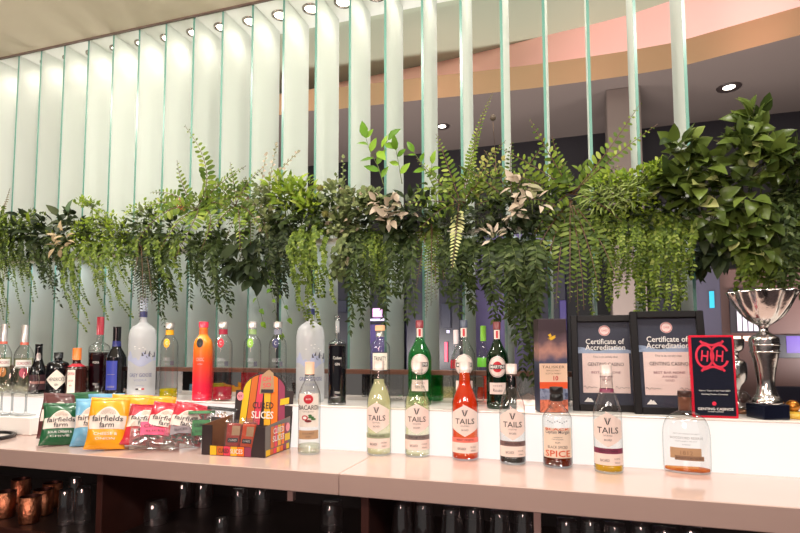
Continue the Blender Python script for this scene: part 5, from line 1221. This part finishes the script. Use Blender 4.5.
vine('trailing_vine', 612, 'green small-leaved strands above the left certificate', hang(14, 590, 640, 205, 225, 262, 312, 53), .015, .009, 'ovate', MG_mid, .008, seed=53)
vine('trailing_vine', 655, 'bright small-leaved strands hanging over the right certificate', hang(14, 634, 692, 205, 225, 270, 318, 54) + [(646, 220, 640, 332), (652, 220, 654, 340), (660, 220, 664, 326), (668, 220, 672, 318)], .016, .011, 'ovate', MG_mid, .0085, seed=54)
clump('leafy_bush', 600, 'dark leaves deep behind the right fern and strands', [(560, 222, 20, 20), (590, 226, 22, 20), (620, 226, 22, 20), (650, 222, 22, 20), (676, 218, 18, 20)], 34, .03, .016, 'ovate', MG_deep, 55, 0, 1.95)
# --- right end
clump('pothos_plant', 716, 'big variegated broad-leaved plant left of the top tip, across the last fin', [(678, 152, 16, 14), (700, 168, 20, 18), (690, 192, 18, 16), (716, 192, 20, 20), (670, 182, 12, 12)], 17, .054, .043, 'heart', MG_var, 56, .1, 1.9, .05)
clump('pothos_plant', 752, 'tallest broad-leaved plant at right, its tip reaching towards the downlight', [(752, 124, 12, 18), (742, 146, 20, 16), (764, 152, 22, 18), (750, 176, 26, 20), (780, 166, 20, 24)], 17, .054, .038, 'heart', MG_var, 57, .5, 1.9, .05)
clump('pothos_plant', 758, 'broad-leaved plant hanging at right above the trophy', [(746, 208, 22, 20), (764, 228, 22, 22), (754, 254, 20, 16), (740, 234, 16, 18), (712, 222, 14, 16)], 17, .05, .036, 'heart', MG_var, 58, -.5, 1.89, .05)
vine('trailing_vine', 784, 'dense dark green strands at the right edge of the picture', hang(14, 764, 812, 180, 215, 262, 296, 59), .024, .014, 'ovate', MG_dark, .0085, seed=59)
clump('leafy_bush', 790, 'dark small-leaved bush at the right edge of the picture', [(790, 196, 20, 24), (800, 160, 14, 18), (786, 230, 20, 20)], 70, .026, .015, 'ovate', MG_dark, 60, .1, 1.93)
vine('trailing_vine', 757, 'light trailing sprays touching the silver trophy bowl', hang(9, 734, 782, 235, 255, 276, 294, 61) + [(752, 250, 744, 302), (764, 250, 770, 296)], .022, .014, 'ovate', MG_mid, .011, seed=61)
clump('big_leaf_plant', 706, 'very dark broad leaves hanging between the last fin and the trophy', [(706, 240, 10, 14), (716, 252, 10, 14), (702, 262, 8, 10)], 8, .05, .034, 'heart', MG_deep, 62, -.6, 1.93, .03)
clump('leafy_bush', 130, 'dark leaves deep inside the left part of the row', [(20, 240, 20, 16), (100, 242, 24, 18), (130, 240, 20, 18), (150, 224, 18, 16)], 34, .03, .016, 'ovate', MG_dark, 63, 0, 1.95)

vine('trailing_vine', 40, 'mid-green strands draping over the front of the planter under the arrow-leaved clump', hang(10, -6, 76, 232, 244, 262, 286, 71), .022, .014, 'ovate', MG_dark, .010, seed=71)
vine('trailing_vine', 150, 'olive strands draping over the planter below the left end of the large left fern', hang(8, 120, 186, 232, 244, 264, 288, 72), .022, .013, 'ovate', MG_mid, .010, seed=72)
clump('leafy_bush', 40, 'olive small-leaved mound at the left end behind the arrow-leaved clump', [(6, 226, 16, 16), (36, 222, 18, 14), (66, 240, 18, 12)], 40, .022, .014, 'ovate', MG_mid, 73, .2, 1.93)

fern('fern', 508, 'green fern spreading low behind the bud and the pinkish-white leaves', (512, 206),
     [(500, 172, 484, 150, 9, .03), (520, 168, 548, 142, 10, .03), (532, 180, 566, 164, 9, .04), (492, 184, 466, 168, 9, .04), (508, 170, 512, 140, 8, .03), (498, 194, 474, 206, 9, .06), (528, 192, 556, 206, 9, .06)], MG_fernd, 81)
fern('fern', 232, 'low bushy fern between the large left fern and the pink-tipped sprig', (236, 206),
     [(222, 186, 202, 172, 9, .03), (244, 184, 262, 168, 9, .03), (234, 182, 230, 162, 8, .02), (218, 196, 192, 196, 9, .05), (226, 208, 206, 238, 10, .14), (240, 215, 240, 252, 10, .15), (250, 206, 262, 232, 9, .12)], MG_fern, 82)
clump('small_leaf_bush', 222, 'olive small-leaved mound beneath the low bushy fern', [(206, 208, 22, 14), (236, 212, 22, 14)], 44, .018, .012, 'ovate', MG_mid, 83, .3)
clump('leafy_bush', 448, 'mid-green leaves filling the gap left of the hop-like sprig', [(436, 196, 18, 18), (466, 190, 18, 20), (496, 190, 16, 22)], 20, .03, .018, 'ovate', MG_mid, 84, .3, 1.95)
clump('leafy_bush', 566, 'mid-green leaves at the heart of the large right fern', [(556, 186, 18, 20), (584, 186, 20, 18)], 16, .028, .016, 'ovate', MG_mid, 85, .3, 1.95)
clump('small_leaf_bush', 160, 'light green small-leaved mound left of the large left fern', [(146, 214, 20, 14), (170, 208, 18, 12)], 46, .016, .011, 'ovate', MG_bright, 86, .4)
# ================================================================ light
w = bpy.data.worlds.new('world'); SC.world = w; w.use_nodes = True
bg = w.node_tree.nodes['Background']; bg.inputs[0].default_value = (1, .95, .91, 1); bg.inputs[1].default_value = AMB
def area(x, y, z, s, e, col, tgt=None, name='room_fill'):
    l = bpy.data.lights.new(name, 'AREA'); l.shape = 'DISK'; l.size = s; l.energy = e; l.color = col
    o = bpy.data.objects.new(name, l); COL.objects.link(o); o.location = (x, y, z)
    d = (Vector(tgt) - Vector((x, y, z))) if tgt else Vector((0, 0, -1))
    o.rotation_euler = d.to_track_quat('-Z', 'Y').to_euler(); return o
for x in (-2.6, -1.6, -.6, .4, 1.3): area(x, 1.32, Z_T - .02, .2, FRONT_W, (1, .93, .84), (x, 1.65, 1.2), 'bar_downlight')
for x in (.2, 1.5): area(x, -.8, 2.745, .8, ROOM_W, (1, .93, .88), (x - 1.2, 1.9, 1.5), 'room_fill')  # added soft light from the camera side to lift the fins, no fixture
for x in (-2.6, -1.4, -.2): area(x, .2, 1.85, .4, UP_W, (1, .92, .8), (x, 1.3, 2.77), 'ceiling_fill')  # added upward light to brighten the beige ceiling, no fitting there
for x in (-1.8, -.8, .1, .9): area(x, 3.1, 2.9, .3, COVE_W, (1, .52, .5), (x, 3.5, 3.15), 'cove_lamp')
for x in (-2.4, -1.1, .2, 1.4): area(x, 2.9, 1.2, .5, FAR_W, (1, .93, .9), (x, 3.5, 3.0), 'far_fill')  # added fill for the ceilings of the room beyond, without fittings
area(-.6, -2.35, 1.75, .9, LOW_W, (1, .62, .54), (-.6, 1.4, .8), 'far_pink_fill')  # fixtureless stand-in for pinkish room light from behind the camera
l = bpy.data.lights.new('planter_fill', 'AREA'); l.shape = 'RECTANGLE'; l.size = 3.9; l.size_y = .02; l.energy = UNDER_W; l.color = (.86, .94, 1)  # added strip that brightens the lower fins, no such source seen
o = bpy.data.objects.new('planter_fill', l); COL.objects.link(o); o.location = (-1.55, 1.962, 1.686)
SC.view_settings.view_transform = 'Standard'; SC.view_settings.look = 'None'
SC.view_settings.exposure = EXPO; SC.view_settings.gamma = 1; SC.view_settings.use_curve_mapping = False
SC.cycles.transparent_max_bounces = 32; SC.cycles.max_bounces = 10; SC.cycles.diffuse_bounces = 4; SC.cycles.glossy_bounces = 4
SC.cycles.sample_clamp_indirect = 4; SC.cycles.caustics_reflective = False; SC.cycles.caustics_refractive = False
SC.cycles.use_denoising = True
